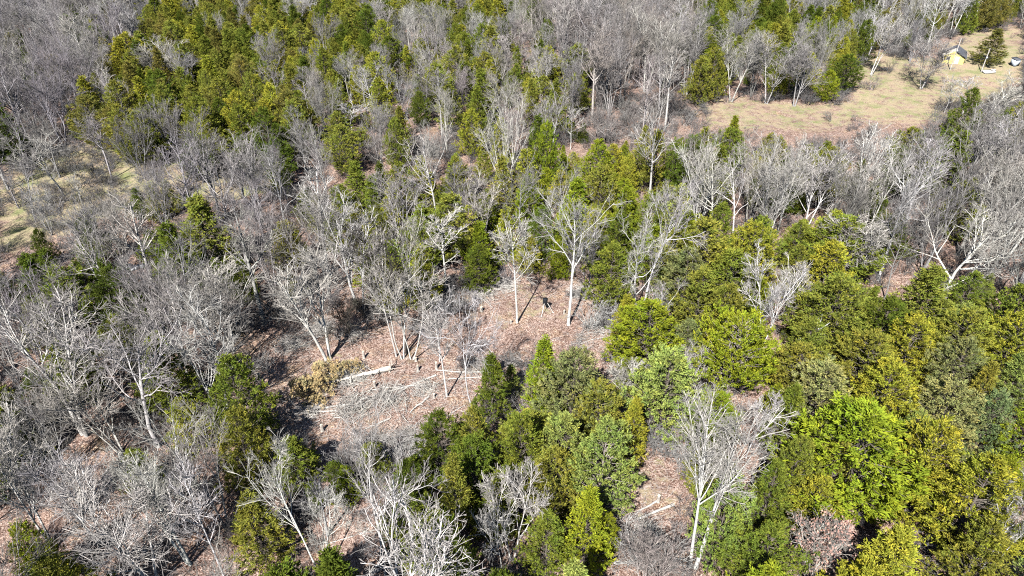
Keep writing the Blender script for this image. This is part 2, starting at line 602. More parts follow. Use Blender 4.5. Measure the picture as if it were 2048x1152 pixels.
def cedar_meshes(seed, form, name):
    rng = np.random.default_rng(seed)
    env, W, H, base = CFORMS[form]
    nb = 128
    t = (np.arange(nb) + rng.random(nb)) / nb
    t = t ** 0.9
    phi = np.arange(nb) * 2.39996 + rng.normal(0, .25, nb)
    lump = 1 + .24 * np.sin(phi * 2 + seed) * np.cos(t * 7 + seed) + .14 * np.sin(phi * 3 + t * 11 + seed * 2)
    rr = np.maximum(env(t) * W / 2 * lump * rng.uniform(.80, 1.12, nb), .12)
    zt = H * (base + (1 - base) * t) + rng.normal(0, .12, nb)
    tip = np.stack([np.cos(phi) * rr, np.sin(phi) * rr, np.minimum(zt, H)], 1)
    root = np.stack([np.zeros(nb), np.zeros(nb), np.maximum(zt - rr * rng.uniform(.45, .9, nb), .4)], 1)
    bd = unit(tip - root)
    bl = np.linalg.norm(tip - root, axis=1)
    # sprigs along the outer part of each branch
    ns = np.clip((bl * 3.4).astype(int), 4, 13)
    idx = np.repeat(np.arange(nb), ns)
    s = 1.06 - .62 * rng.random(len(idx)) ** 1.25
    q = rng.normal(0, 1, (len(idx), 3))
    q = q - (q * bd[idx]).sum(1, keepdims=True) * bd[idx]
    off = q * (.10 + .15 * (1.15 - s) * bl[idx])[:, None]
    sp = root[idx] + (tip - root)[idx] * s[:, None] + off
    sd = unit(bd[idx] * .75 + unit(off) * .55 + UP * .55 + rng.normal(0, .25, (len(idx), 3)))
    # blades of each sprig
    k = 21
    j = np.repeat(np.arange(len(idx)), k)
    u = rng.random(len(j))
    d = unit(sd[j] + rng.normal(0, .50, (len(j), 3)))
    pos = sp[j] + sd[j] * (u * .40 - .10)[:, None] + rng.normal(0, .05, (len(j), 3))
    L = rng.uniform(.12, .30, len(j))
    V, F = blades(rng, pos, d, L, L * rng.uniform(.22, .36, len(j)))
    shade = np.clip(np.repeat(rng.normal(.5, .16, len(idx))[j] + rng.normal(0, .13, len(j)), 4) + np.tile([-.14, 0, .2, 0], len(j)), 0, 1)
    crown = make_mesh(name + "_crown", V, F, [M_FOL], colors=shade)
    tb = Bag()
    zz = np.linspace(-.2, H * .93, 8)
    tb.tube(np.stack([rng.normal(0, .05, 8), rng.normal(0, .05, 8), zz], 1), H * .016 * (1 - np.linspace(0, 1, 8) * .88), 7)
    if form == 'flat-topped':
        for a in rng.uniform(0, 6.28, 4):
            tb.tube([[0, 0, -.1], [math.cos(a) * .5, math.sin(a) * .5, H * .3], [math.cos(a) * 1.3, math.sin(a) * 1.3, H * .62]], [.1, .08, .04], 5)
    mid = root + (tip - root) * .5 + rng.normal(0, .06, (nb, 3))
    PB = np.stack([root, mid, root + (tip - root) * .93], 1)
    tb.add(*tubes(PB, np.stack([.012 + bl * .011, .010 + bl * .006, np.full(nb, .008)], 1), 3))
    # dead lower twigs
    nd = 46
    a = rng.uniform(0, 6.28, nd)
    z = rng.uniform(.05, max(.32, base + .12), nd) * H
    ln = rng.uniform(.5, 1.5, nd)
    r3 = np.stack([np.zeros(nd), np.zeros(nd), z], 1)
    PD = grow(rng, r3, unit(np.stack([np.cos(a), np.sin(a), rng.uniform(-.1, .5, nd)], 1)), ln, 3, .2, 0)
    tb.add(*tubes(PD, np.tile([.022, .017, .012, .008], (nd, 1)), 3))
    return tb.mesh(name + "_trunk", [M_BARK], False), crown, H, W


CPROTO = []
for s, fm in enumerate(['conical', 'oval', 'rounded', 'ragged', 'flat-topped', 'conical', 'oval', 'rounded', 'ragged', 'oval']):
    a, b, h, w = cedar_meshes(300 + s, fm, "cedar_%02d" % s)
    CPROTO.append((fm, a, b, h, w))

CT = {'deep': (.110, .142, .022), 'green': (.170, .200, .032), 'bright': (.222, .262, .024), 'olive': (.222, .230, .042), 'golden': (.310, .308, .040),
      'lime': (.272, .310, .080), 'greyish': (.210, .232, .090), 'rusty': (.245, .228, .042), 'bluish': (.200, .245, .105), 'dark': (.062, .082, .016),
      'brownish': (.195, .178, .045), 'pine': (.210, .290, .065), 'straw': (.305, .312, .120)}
CWORD = {'deep': 'deep green', 'green': 'mid green', 'bright': 'bright green', 'olive': 'olive green', 'golden': 'golden green', 'lime': 'pale lime green', 'greyish': 'greyish green',
         'rusty': 'rusty olive', 'bluish': 'bluish green', 'dark': 'dark green', 'brownish': 'brownish', 'pine': 'grass green', 'straw': 'straw green'}

# ------------------------------------------------------------------ where the trees stand
ZONES = [   # name, polygon (photo pixels at crown centre), share of cedars, spacing, cedar palette, bark palette
    ('in the small opening', SMALL_CLEARING, 0, 99, [], []),
    ('behind the yellow house', [(1700, -80), (2200, -80), (2200, 55), (1900, 62), (1770, 95), (1700, 80)], .28, 5.2, ['olive', 'green', 'deep', 'brownish'], ['pale', 'white', 'grey']),
    ('around the house field', [(1690, 110), (1770, 95), (2200, 50), (2200, 200), (1700, 240), (1380, 240), (1380, 195), (1690, 190)], .03, 11, ['brownish'], ['white', 'pale']),
    ('in the cedar-dotted wood before the house', [(1380, -80), (1710, -80), (1720, 120), (1690, 185), (1390, 190)], .66, 4.3, ['green', 'olive', 'golden', 'bright', 'deep'], ['grey', 'pale']),
    ('in the top middle stand', [(1080, -80), (1385, -80), (1395, 200), (1190, 215), (1130, 110)], .05, 4.3, ['green'], ['pale', 'pink', 'grey']),
    ('in the mixed far wood', [(690, -80), (1085, -80), (1135, 110), (1195, 215), (1180, 270), (600, 285), (600, 150), (720, 50)], .52, 4.0, ['green', 'olive', 'golden', 'deep', 'olive'], ['pale', 'grey', 'pink']),
    ('on the cedar-covered far slope', [(330, -80), (695, -80), (715, 50), (600, 150), (600, 240), (520, 285), (340, 295), (200, 275), (165, 220), (210, 120), (300, 60)], .88, 3.6, ['green', 'olive', 'golden', 'deep', 'olive', 'brownish'], ['pale', 'grey']),
    ('in the upper left corner wood', [(-200, -80), (335, -80), (300, 60), (210, 120), (165, 220), (180, 275), (-200, 300)], .09, 4.3, ['deep', 'olive', 'brownish'], ['violet', 'grey', 'violet', 'pale']),
    ('in the left grassy hollow', [(-200, 300), (180, 275), (340, 295), (600, 285), (600, 330), (430, 350), (280, 400), (60, 490), (-200, 540)], .05, 5.6, ['deep', 'brownish'], ['grey', 'violet', 'pale']),
    ('along the brushy middle strip', [(600, 285), (1180, 270), (1195, 215), (1395, 200), (1440, 260), (1100, 300), (760, 320), (600, 335)], .03, 6.0, ['green', 'deep'], ['pink', 'white']),
    ('in the right bare wood', [(1290, 330), (1420, 262), (1700, 262), (2250, 190), (2250, 600), (1880, 560), (1780, 520), (1700, 440), (1560, 420), (1400, 430), (1300, 400)], .12, 4.0, ['deep', 'olive', 'green'], ['pale', 'white', 'grey', 'pale']),
    ('behind the clearing', [(620, 345), (1100, 300), (1430, 262), (1290, 335), (1300, 430), (1330, 560), (1200, 590), (1060, 560), (780, 590), (680, 600), (640, 470)], .52, 3.7, ['green', 'olive', 'golden', 'deep', 'bright'], ['pale', 'grey', 'white']),
    ('in the wood left of the clearing', [(-250, 520), (60, 480), (280, 400), (440, 350), (625, 340), (645, 470), (690, 600), (560, 660), (490, 720), (-250, 740)], .17, 3.6, ['deep', 'olive', 'dark', 'green'], ['violet', 'grey', 'pale']),
    ('in the right cedar thicket', [(1180, 600), (1330, 560), (1300, 400), (1400, 430), (1560, 420), (1700, 440), (1780, 520), (1880, 560), (2250, 600), (2250, 1450), (1470, 1450), (1380, 1060), (1360, 900), (1260, 700)], .80, 4.1, ['olive', 'golden', 'bright', 'green', 'lime', 'greyish', 'olive', 'bright', 'lime'], ['pale', 'white', 'pink']),
    ('in the cedar stand before the clearing', [(1000, 700), (1260, 700), (1360, 900), (1300, 930), (1240, 1000), (1240, 1100), (1200, 1150), (1160, 1450), (840, 1450), (850, 900), (940, 790)], .75, 4.0, ['green', 'olive', 'bright', 'deep', 'lime'], ['pale', 'white']),
    ('at the bottom beside the small opening', [(1160, 1060), (1470, 1060), (1470, 1450), (1160, 1450)], .35, 3.8, ['green', 'pine'], ['white', 'pale', 'pink']),
    ('in the lower left wood', [(-300, 740), (490, 720), (570, 850), (850, 890), (840, 1500), (-300, 1500)], .24, 3.7, ['olive', 'green', 'bright', 'deep'], ['pale', 'white', 'grey']),
]


def zone_at(px, py):
    for z in ZONES:
        if in_poly(z[1], px, py):
            return z
    return None


TREES = []   # dicts: kind, pos, h, w (width), form/proto, tint name, zone, hero label, px size


def seen(p, h, w, pad=70):
    x, y, s = project(np.array([[p[0], p[1], p[2]], [p[0], p[1], p[2] + h]]))
    ww = w / 2 * s[1] + pad
    return x.max() + ww > 0 and x.min() - ww < 2048 and y[1] < 1152 + pad and y[0] > -pad


def hero_cedar(cx, ytop, ybot, wpx, colr, form, label):
    b = ground_at(cx, ybot)
    hs = np.arange(3, 16, .1)
    q = np.repeat(b[None], len(hs), 0)
    q[:, 2] += hs
    h = float(hs[np.argmin(np.abs(project(q)[1] - ytop))])
    if h > 11.5 or h < 4.2:
        h = min(max(h, 4.2), 11.5)
        b = ground_at(cx, ytop, h)
    w = 1.2 * wpx / float(project(b + UP * h * .5)[2])
    TREES.append(dict(kind='cedar', pos=b, h=h, w=w, form=form, tint=colr, label=label, hero=True))


HC = [
    (985, 712, 845, 74, 'deep', 'conical', "deep green conical cedar beside the slash at the clearing edge"),
    (1085, 680, 835, 82, 'bright', 'conical', "tall bright green cone-shaped cedar rising against the clearing floor"),
    (1140, 706, 872, 152, 'greyish', 'rounded', "broad rounded grey-green cedar at the front edge of the clearing"),
    (1188, 768, 902, 112, 'rusty', 'rounded', "rusty olive cedar just below the broad grey-green one"),
    (890, 826, 965, 92, 'deep', 'oval', "dark green cedar standing at the lower tip of the clearing"),
    (950, 820, 960, 78, 'rusty', 'ragged', "rust-tinged ragged cedar beside the dark cedar at clearing's lower tip"),
    (1040, 835, 990, 120, 'green', 'rounded', "wide mid green cedar in the middle of the front cedar stand"),
    (1122, 830, 985, 92, 'lime', 'oval', "pale green oval cedar below the rusty olive cedar"),
    (1216, 842, 1050, 104, 'lime', 'oval', "egg-shaped pale green cedar with bare trunk beside the small opening"),
    (1106, 900, 1025, 110, 'rusty', 'rounded', "orange-tinged cedar directly behind the white forked tree"),
    (1256, 800, 930, 66, 'golden', 'conical', "narrow yellow-green cedar behind the egg-shaped cedar"),
    (1318, 706, 860, 150, 'lime', 'rounded', "large rounded lime green cedar between clearing and thicket"),
    (1287, 606, 735, 122, 'bright', 'oval', "bright green cedar at the right edge of the clearing"),
    (1362, 642, 745, 72, 'greyish', 'ragged', "dull grey-green cedar next to the flat-topped one"),
    (1450, 636, 800, 118, 'bright', 'flat-topped', "flat-topped bright green cedar on bare leaning stems"),
    (1246, 718, 795, 46, 'green', 'conical', "small green cedar in front of the bright cedar at clearing's right edge"),
    (1412, 440, 600, 110, 'olive', 'oval', "tall olive cedar in the big clump right of the clearing"),
    (1482, 448, 590, 110, 'golden', 'rounded', "yellowish rounded cedar in the big clump right of the clearing"),
    (1385, 540, 672, 96, 'olive', 'ragged', "ragged olive cedar at the foot of the big right clump"),
    (1440, 505, 640, 110, 'green', 'oval', "mid green cedar at the heart of the big right clump"),
    (918, 918, 1090, 88, 'olive', 'conical', "narrow olive cedar left of the white forked tree"),
    (890, 1040, 1230, 150, 'green', 'rounded', "bulky green cedar cut by the bottom edge left of the white forked tree"),
    (1166, 983, 1135, 102, 'bright', 'conical', "bright green cedar just right of the white forked tree"),
    (1208, 1030, 1105, 52, 'bright', 'rounded', "small round bright cedar beside the small opening"),
    (1090, 1030, 1150, 96, 'green', 'ragged', "low green cedar behind the right limbs of the white forked tree"),
    (1000, 950, 1075, 80, 'green', 'conical', "dark-sided green cedar behind the crown of the white forked tree"),
    (1640, 556, 700, 130, 'olive', 'oval', "olive cedar below the bare trees at the thicket's top edge"),
    (1660, 438, 570, 150, 'green', 'rounded', "wide green cedar under the tall bare trees on the right"),
    (1805, 540, 700, 140, 'olive', 'conical', "tall olive cedar left of the low-forked white tree"),
    (1735, 598, 735, 100, 'deep', 'ragged', "deep green ragged cedar behind the golden cedar"),
    (1788, 636, 765, 112, 'golden', 'rounded', "brightest golden yellow cedar in the thicket's middle"),
    (1893, 620, 745, 118, 'olive', 'rounded', "olive cedar at the foot of the low-forked white tree"),
    (1985, 570, 715, 122, 'green', 'ragged', "green cedar near the right edge beneath bare limbs"),
    (1990, 628, 752, 84, 'golden', 'oval', "golden cedar beside the dark gap near the right edge"),
    (1880, 680, 810, 88, 'greyish', 'oval', "greyish cedar right of the brightest golden cedar"),
    (1702, 668, 805, 112, 'olive', 'oval', "olive cedar left of the brightest golden cedar"),
    (1735, 730, 870, 140, 'golden', 'rounded', "broad yellow-olive cedar below the brightest golden cedar"),
    (1590, 640, 770, 92, 'olive', 'ragged', "ragged olive cedar with a dead white branch lying in it"),
    (1575, 690, 800, 96, 'rusty', 'oval', "rusty golden cedar right of the bare forked tree's foot"),
    (1612, 728, 872, 132, 'straw', 'rounded', "pale straw-green domed cedar in the thicket's left half"),
    (1638, 712, 775, 44, 'bluish', 'conical', "small blue-green cedar squeezed between bigger cedars"),
    (1556, 775, 900, 84, 'green', 'conical', "green cedar beside the pale bare sapling in the thicket"),
    (1850, 766, 905, 142, 'straw', 'rounded', "broad straw-coloured cedar right of the big bright cedar's top"),
    (1928, 730, 850, 72, 'rusty', 'conical', "dark rusty cedar below the greyish cedar"),
    (1990, 708, 830, 84, 'lime', 'conical', "light green pointed cedar close to the right edge"),
    (1940, 786, 910, 96, 'bluish', 'rounded', "dusty blue-green cedar right of the straw-coloured cedar"),
    (2012, 806, 940, 92, 'bright', 'ragged', "bright ragged cedar touching the right edge"),
    (1745, 826, 1075, 205, 'bright', 'oval', "biggest bright green cedar in the lower right thicket"),
    (1890, 850, 1070, 150, 'golden', 'rounded', "big golden cedar right of the biggest bright cedar"),
    (1995, 920, 1120, 140, 'golden', 'oval', "yellow-green cedar at the lower right edge"),
    (1642, 880, 1010, 92, 'olive', 'ragged', "olive cedar left of the biggest bright cedar"),
    (1560, 880, 1025, 98, 'olive', 'rounded', "dull olive cedar below the straw-green domed cedar"),
    (1608, 960, 1072, 92, 'golden', 'oval', "yellow cedar above the red-leaved oak"),
    (1905, 1050, 1190, 122, 'olive', 'ragged', "olive cedar beside the bare tree at the lower right"),
    (1745, 1062, 1195, 132, 'golden', 'conical', "yellow-green cedar at the bottom edge under the biggest cedar"),
    (1512, 930, 1072, 92, 'green', 'ragged', "green cedar right of the tall white foreground tree"),
    (1505, 1055, 1190, 112, 'green', 'oval', "green cedar low beside the tall white foreground tree"),
    (1425, 950, 1120, 104, 'pine', 'rounded', "grass green pine behind the tall white foreground tree"),
    (332, 452, 622, 108, 'deep', 'conical', "deep green pointed cedar left of the clearing"),
    (432, 398, 545, 118, 'olive', 'conical', "tall olive cone-shaped cedar left of and behind the clearing"),
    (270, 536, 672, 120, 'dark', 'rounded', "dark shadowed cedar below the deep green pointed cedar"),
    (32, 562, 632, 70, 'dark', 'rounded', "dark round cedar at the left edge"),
    (96, 608, 700, 58, 'olive', 'conical', "small olive cedar near the left edge"),
    (190, 500, 560, 50, 'deep', 'oval', "small deep green cedar left of the shadowed cedar"),
    (452, 716, 905, 96, 'green', 'oval', "green cedar at the left tip of the clearing"),
    (510, 822, 968, 104, 'olive', 'rounded', "yellow-olive cedar at the shaded lower left of the clearing"),
    (392, 798, 900, 76, 'golden', 'ragged', "yellowish cedar behind the big bare limbs at left"),
    (112, 1050, 1175, 84, 'bright', 'rounded', "bright green cedar low in the bottom left corner"),
    (32, 762, 870, 62, 'olive', 'oval', "olive cedar at the left edge of the lower wood"),
    (585, 446, 535, 70, 'rusty', 'rounded', "orange-brown cedar behind the clearing's left end"),
    (826, 985, 1105, 104, 'green', 'rounded', "green cedar beside the pale leaning tree at the bottom middle"),
    (1456, 234, 318, 42, 'bright', 'conical', "lone bright green pointed cedar in front of the tan strip"),
    (1972, 60, 128, 58, 'brownish', 'conical', "lone brownish cedar right of the yellow house"),
    (1152, 90, 180, 60, 'green', 'oval', "green cedar below the top middle fan trees"),
    (1150, 150, 225, 62, 'olive', 'rounded', "lower olive cedar below the top middle fan trees"),
    (770, 328, 430, 48, 'deep', 'conical', "deep green pointed cedar poking above the wood behind the clearing"),
    (848, 316, 420, 56, 'golden', 'conical', "golden pointed cedar at the back of the wood behind the clearing"),
    (918, 318, 420, 66, 'olive', 'ragged', "ragged olive cedar at the back of the wood behind the clearing"),
    (905, 392, 520, 92, 'olive', 'oval', "large olive cedar in the wood behind the clearing"),
    (962, 448, 548, 62, 'bright', 'conical', "bright green cedar at the clearing's far edge"),
    (1215, 490, 620, 74, 'green', 'oval', "green cedar right of the thick white clearing tree"),
    (1680, 110, 185, 56, 'deep', 'oval', "deep green cedar at the end of the wood before the house"),
]
for a in HC:
    hero_cedar(*a)

# bare trees told apart one by one: base x, y, top y, spread px, form, bark, stoutness, lean, label
HB = [
    (658, 722, 488, 170, 'upright', 'white', 1.2, (-.05, 0), "pale leaning tree behind the tan fallen cedar in the clearing"),
    (793, 713, 470, 110, 'slender', 'pale', .85, (-.10, 0), "thinnest stem of the clump in the clearing, leaning left"),
    (806, 717, 440, 180, 'forked', 'white', 1.15, (-.12, 0), "pale left-leaning trunk in the clump of trees in the clearing"),
    (814, 706, 425, 170, 'stout', 'dark', 1.25, (-.02, .02), "black dead-looking trunk in the clump of trees in the clearing"),
    (824, 719, 520, 150, 'forked', 'white', .9, (.03, 0), "pale forked trunk on the right of the clump in the clearing"),
    (879, 722, 560, 90, 'crooked', 'white', 1.0, (0, 0), "short twiggy tree in the middle of the clearing"),
    (894, 793, 610, 86, 'slender', 'white', 1.15, (-.03, 0), "slim pale tree before the horizontal log in the clearing"),
    (944, 812, 560, 96, 'crooked', 'white', 1.0, (-.08, 0), "slim crooked tree beside the front cedar in the clearing"),
    (1034, 645, 418, 96, 'slender', 'white', 1.0, (0, 0), "slim straight tree casting a long shadow in the clearing"),
    (1137, 650, 372, 168, 'stout', 'white', 1.5, (0, 0), "thick white tree right of the feeder in the clearing"),
    (893, 586, 420, 88, 'slender', 'white', 1.0, (0, 0), "slim pale tree at the clearing's far edge"),
    (1268, 640, 400, 120, 'crooked', 'white', 1.1, (0, 0), "crooked pale tree at the clearing's right edge"),
    (1290, 605, 338, 150, 'spreading', 'white', 1.35, (0, .02), "tall white spreading tree behind the bright cedar right of the clearing"),
    (705, 690, 590, 120, 'spreading', 'dark', .8, (0, 0), "dark low spreading tree in the clearing's left half"),
    (465, 703, 540, 170, 'fan', 'white', 1.2, (-.1, 0), "many-limbed white tree at the left tip of the clearing"),
    (318, 892, 610, 270, 'spreading', 'pale', 1.25, (-.08, 0), "big white spreading tree in the lower left wood"),
    (245, 905, 700, 200, 'fan', 'pale', 1.3, (-.2, 0), "white tree with long left-swept limbs in the lower left wood"),
    (100, 1085, 845, 150, 'upright', 'white', 1.3, (-.06, 0), "pair of straight white trunks by the bottom left cedar"),
    (378, 1128, 860, 210, 'upright', 'white', 1.5, (-.08, 0), "tall white many-limbed tree at the bottom left"),
    (312, 1165, 950, 260, 'fan', 'white', 1.45, (-.1, 0), "white tree with low sweeping limbs at the bottom left edge"),
    (455, 1170, 905, 110, 'slender', 'white', 1.05, (-.03, 0), "slim white tree between the two big bottom left trees and the gully"),
    (648, 1168, 880, 180, 'forked', 'white', 1.2, (-.04, 0), "white forked tree at the bottom edge left of middle"),
    (772, 1165, 870, 190, 'crooked', 'pale', 1.4, (-.06, 0), "pale leaning crooked tree at the bottom middle"),
    (1024, 1122, 935, 165, 'forked', 'white', 1.45, (0, 0), "white forked tree standing among the front cedars"),
    (1006, 1150, 1000, 90, 'crooked', 'white', 1.0, (-.1, 0), "small crooked white tree left of the white forked tree"),
    (1386, 1135, 800, 180, 'upright', 'white', 1.3, (0, 0), "tall white tree at the bottom right of the small opening"),
    (1492, 915, 760, 110, 'crooked', 'white', 1.2, (0, 0), "pale branching sapling in a gap of the thicket"),
    (1519, 705, 512, 140, 'forked', 'white', 1.2, (0, 0), "white forked tree right of the flat-topped cedar"),
    (1566, 645, 520, 90, 'crooked', 'white', 1.0, (.03, 0), "white tree with a broken limb in the thicket's upper left"),
    (1688, 585, 430, 120, 'upright', 'white', 1.1, (.03, 0), "white-limbed tree above the thicket's olive cedars"),
    (1757, 560, 285, 170, 'spreading', 'white', 1.5, (0, 0), "tallest white tree in the right bare wood"),
    (1866, 612, 400, 230, 'spreading', 'white', 1.5, (.1, 0), "low-forked white tree with a long limb reaching right"),
    (2008, 520, 320, 170, 'fan', 'white', 1.4, (.05, 0), "white spreading tree at the right edge"),
    (1518, 520, 270, 120, 'upright', 'pale', 1.3, (.02, 0), "twin straight trunks behind the big cedar clump"),
    (1612, 455, 285, 130, 'fan', 'white', 1.2, (.03, 0), "white fan-shaped tree under the house field"),
    (1955, 1165, 960, 150, 'forked', 'white', 1.15, (.03, 0), "bare tree at the bottom right corner"),
    (1606, 1172, 1015, 112, 'upright', 'pale', 1.0, (0, 0), "oak still holding pinkish red leaves at the bottom"),
    (1248, 795, 705, 76, 'fan', 'white', .9, (0, 0), "small white fan-shaped tree between the front cedars"),
    (340, 185, 70, 135, 'fan', 'pale', 1.3, (0, 0), "broad fan-shaped pale tree amid the far cedars"),
    (1003, 135, 68, 70, 'fan', 'pale', 1.0, (0, 0), "small rounded fan tree in the mixed far wood"),
    (1210, 172, 20, 120, 'fan', 'pale', 1.2, (.02, 0), "tall pinkish fan tree in the top middle stand"),
    (1290, 185, 15, 130, 'upright', 'pale', 1.2, (.02, 0), "tallest dense upright tree in the top middle stand"),
    (1462, 203, 55, 96, 'upright', 'pale', 1.1, (.02, 0), "bare round-headed tree at the tan strip, nearest its left end"),
    (1532, 207, 68, 92, 'upright', 'pale', 1.1, (0, 0), "bare round-headed tree in the middle of the tan strip's row"),
    (1588, 212, 78, 84, 'upright', 'grey', 1.0, (0, 0), "bare round-headed tree nearest the deep green cedar by the strip"),
    (1742, 150, 20, 90, 'upright', 'white', 1.0, (.05, 0), "cluster of white poles at the bend of the house field"),
    (1842, 178, 52, 100, 'fan', 'pale', .8, (.05, 0), "thicket of pale stems left of the yellow house"),
    (1888, 226, 140, 58, 'crooked', 'white', .9, (.0, 0), "white dead tree in front of the yellow house"),
    (1925, 232, 150, 70, 'crooked', 'white', .9, (.06, 0), "small white dead tree at the field's lower edge"),
    (1975, 240, 150, 120, 'forked', 'white', 1.1, (.14, 0), "white tree with forked limbs leaning toward the right edge"),
    (128, 392, 250, 150, 'spreading', 'pale', 1.2, (-.05, 0), "pale spreading tree casting shadows on the left grass"),
    (705, 275, 195, 90, 'crooked', 'white', 1.1, (0, 0), "gnarled white tree at the edge of the mixed far wood"),
    (1140, 300, 215, 70, 'crooked', 'white', 1.0, (0, 0), "white dead tree at the end of the brushy strip"),
]
for bx, by, ty, sp, form, bark, stout, lean, label in HB:
    b = ground_at(bx, by)
    hs = np.arange(4, 26, .1)
    q = np.repeat(b[None], len(hs), 0)
    q[:, 2] += hs
    h = float(np.clip(hs[np.argmin(np.abs(project(q)[1] - ty))], 5, 22))
    w = sp / float(project(b + UP * h * .6)[2])
    TREES.append(dict(kind='bare', pos=b, h=h, w=w, form=form, tint=bark, label=label, hero=True, stout=stout, lean=lean))

# the rest of the wood
cell = {}


def near(p, r):
    k = (int(p[0] // 8), int(p[1] // 8))
    for i in (-1, 0, 1):
        for j in (-1, 0, 1):
            for q, rq in cell.get((k[0] + i, k[1] + j), ()):
                if math.hypot(q[0] - p[0], q[1] - p[1]) < (r + rq) / 2:
                    return True
    return False


def put(p, r):
    cell.setdefault((int(p[0] // 8), int(p[1] // 8)), []).append((p, r))


for t in TREES:
    put(t['pos'], min(4.4, max(2.6, t['w'] * .75)))

CEDAR_BY_FORM = {}
for k, c in enumerate(CPROTO):
    CEDAR_BY_FORM.setdefault(c[0], []).append(k)
BARE_BY_FORM = {}
for k, c in enumerate(PROTO):
    BARE_BY_FORM.setdefault(c[0], []).append(k)
CEDAR_MIX = ['conical', 'oval', 'rounded', 'ragged', 'conical', 'oval', 'conical', 'ragged']
BARE_MIX = ['fan', 'forked', 'slender', 'spreading', 'many-stemmed', 'crooked', 'upright', 'stout', 'upright', 'fan']
rng = random.Random(11)
for attempt in range(26000):
    y = 24 + 272 * rng.random() ** 0.62
    half = y * .80 + 22
    x = rng.uniform(-half, half)
    z = float(terrain(x, y))
    p = np.array([x, y, z])
    ced_guess = rng.random()
    h0 = 12.0
    px, py, s = project(p + UP * h0 * .55)
    zn = zone_at(float(px), float(py))
    if zn is None:
        if -60 < px < 2110 and -60 < py < 1200:
            zi = (12 if py < 720 else 16) if px < 700 else ((11 if py < 650 else 14) if px < 1300 else (10 if py < 450 else 13))
            zn = ZONES[zi]
    if zn is None:
        zn = ZONES[-1] if px < 1024 and py > 600 else (ZONES[6] if py < 0 and 300 < px < 700 else (ZONES[13] if py > 600 else ZONES[5]))
    cedar = ced_guess < zn[2]
    if cedar:
        h = rng.uniform(7.0, 11.5) if py < 330 else rng.uniform(6.0, 10.5)
        w = h * rng.uniform(.52, .76)
        form = rng.choice(CEDAR_MIX)
        tint = rng.choice(zn[4] or ['green'])
        space = zn[3] * .92
    else:
        h = rng.uniform(10.5, 18.0)
        if zn[0] in ('in the right bare wood', 'in the top middle stand'):
            h = rng.uniform(14.5, 19)
        if zn[0] in ('in the right cedar thicket', 'in the cedar stand before the clearing'):
            h = rng.uniform(6, 11)
        if 'far' in zn[0] or 'before the house' in zn[0]:
            h = rng.uniform(9.5, 14)
        if 'strip' in zn[0] or 'hollow' in zn[0]:
            h = rng.uniform(7, 14)
        w = h * rng.uniform(.42, .62)
        form = rng.choice(BARE_MIX)
        tint = rng.choice(zn[5] or ['pale'])
        space = zn[3] * 1.05
    if near(p, space):
        continue
    if not seen(p, h, w):
        if not (y > 230 and rng.random() < .3):
            continue
    bad = False
    low = project(p)[1]
    if low > 640:
        tx, ty, _ = project(p + UP * h)
        if any(in_poly(q_, float(tx), float(ty)) for q_ in (CLEARING, SMALL_CLEARING)):
            h, w = h * .6, w * .75
    for f in ((0, .2, .45, .7, .95) if cedar else (0, .25, .5, .7, .85, 1.0)):
        for dx in (-.42, 0, .42):
            qx, qy, qs = project(p + np.array([dx * w * (1 if f > 0 else 0), 0, f * h]))
            for poly in KEEP:
                if in_poly(poly, float(qx), float(qy)):
                    bad = True
                    break
            if bad:
                break
        if bad:
            break
    if bad:
        continue
    qx, qy, _ = project(p[None] + UP * (np.array([0, .35, .65, .9, .6, .6]) * h)[:, None] + np.array([[0, 0, 0]] * 4 + [[-.4 * w, 0, 0], [.4 * w, 0, 0]]))
    for poly, pas in SOFT:
        if any(in_poly(poly, float(a_), float(b_)) for a_, b_ in zip(qx, qy)) and rng.random() > pas:
            bad = True
    if bad:
        continue
    put(p, space)
    TREES.append(dict(kind='cedar' if cedar else 'bare', pos=p, h=h, w=w, form=form, tint=tint, zone=zn[0], label=None, hero=False))
# understorey cedars under the bare woods
for attempt in range(9000):
    y = 26 + 230 * rng.random() ** 0.62
    x = rng.uniform(-y * .78 - 15, y * .78 + 15)
    p = np.array([x, y, float(terrain(x, y))])
    px, py, s = project(p + UP * 2.5)
    zn = zone_at(float(px), float(py))
    if zn is None or zn[2] < .08 or rng.random() > .42 or ('right bare' in zn[0] and py < 330):
        continue
    h = rng.uniform(2.6, 6.0)
    w = h * rng.uniform(.5, .75)
    if near(p, 2.5):
        continue
    if any(in_poly(poly, float(a), float(b)) for poly in KEEP for a, b, _ in [project(p), project(p + UP * h)]):
        continue
    if not seen(p, h, w, 10):
        continue
    put(p, 2.5)
    TREES.append(dict(kind='cedar', pos=p, h=h, w=w, form=rng.choice(CEDAR_MIX), tint=rng.choice(zn[4] or ['deep']), zone=zn[0], label=None, hero=False))

for t in TREES:
    mid = t['pos'] + UP * t['h'] * .55
    x, y, s = project(mid)
    t['px'], t['py'] = float(x), float(y)
    t['area'] = t['h'] * t['w'] * float(s) ** 2 * (1 if -20 < x < 2068 and -20 < y < 1172 else .05)
    t['rz'] = rng.uniform(0, 6.28)

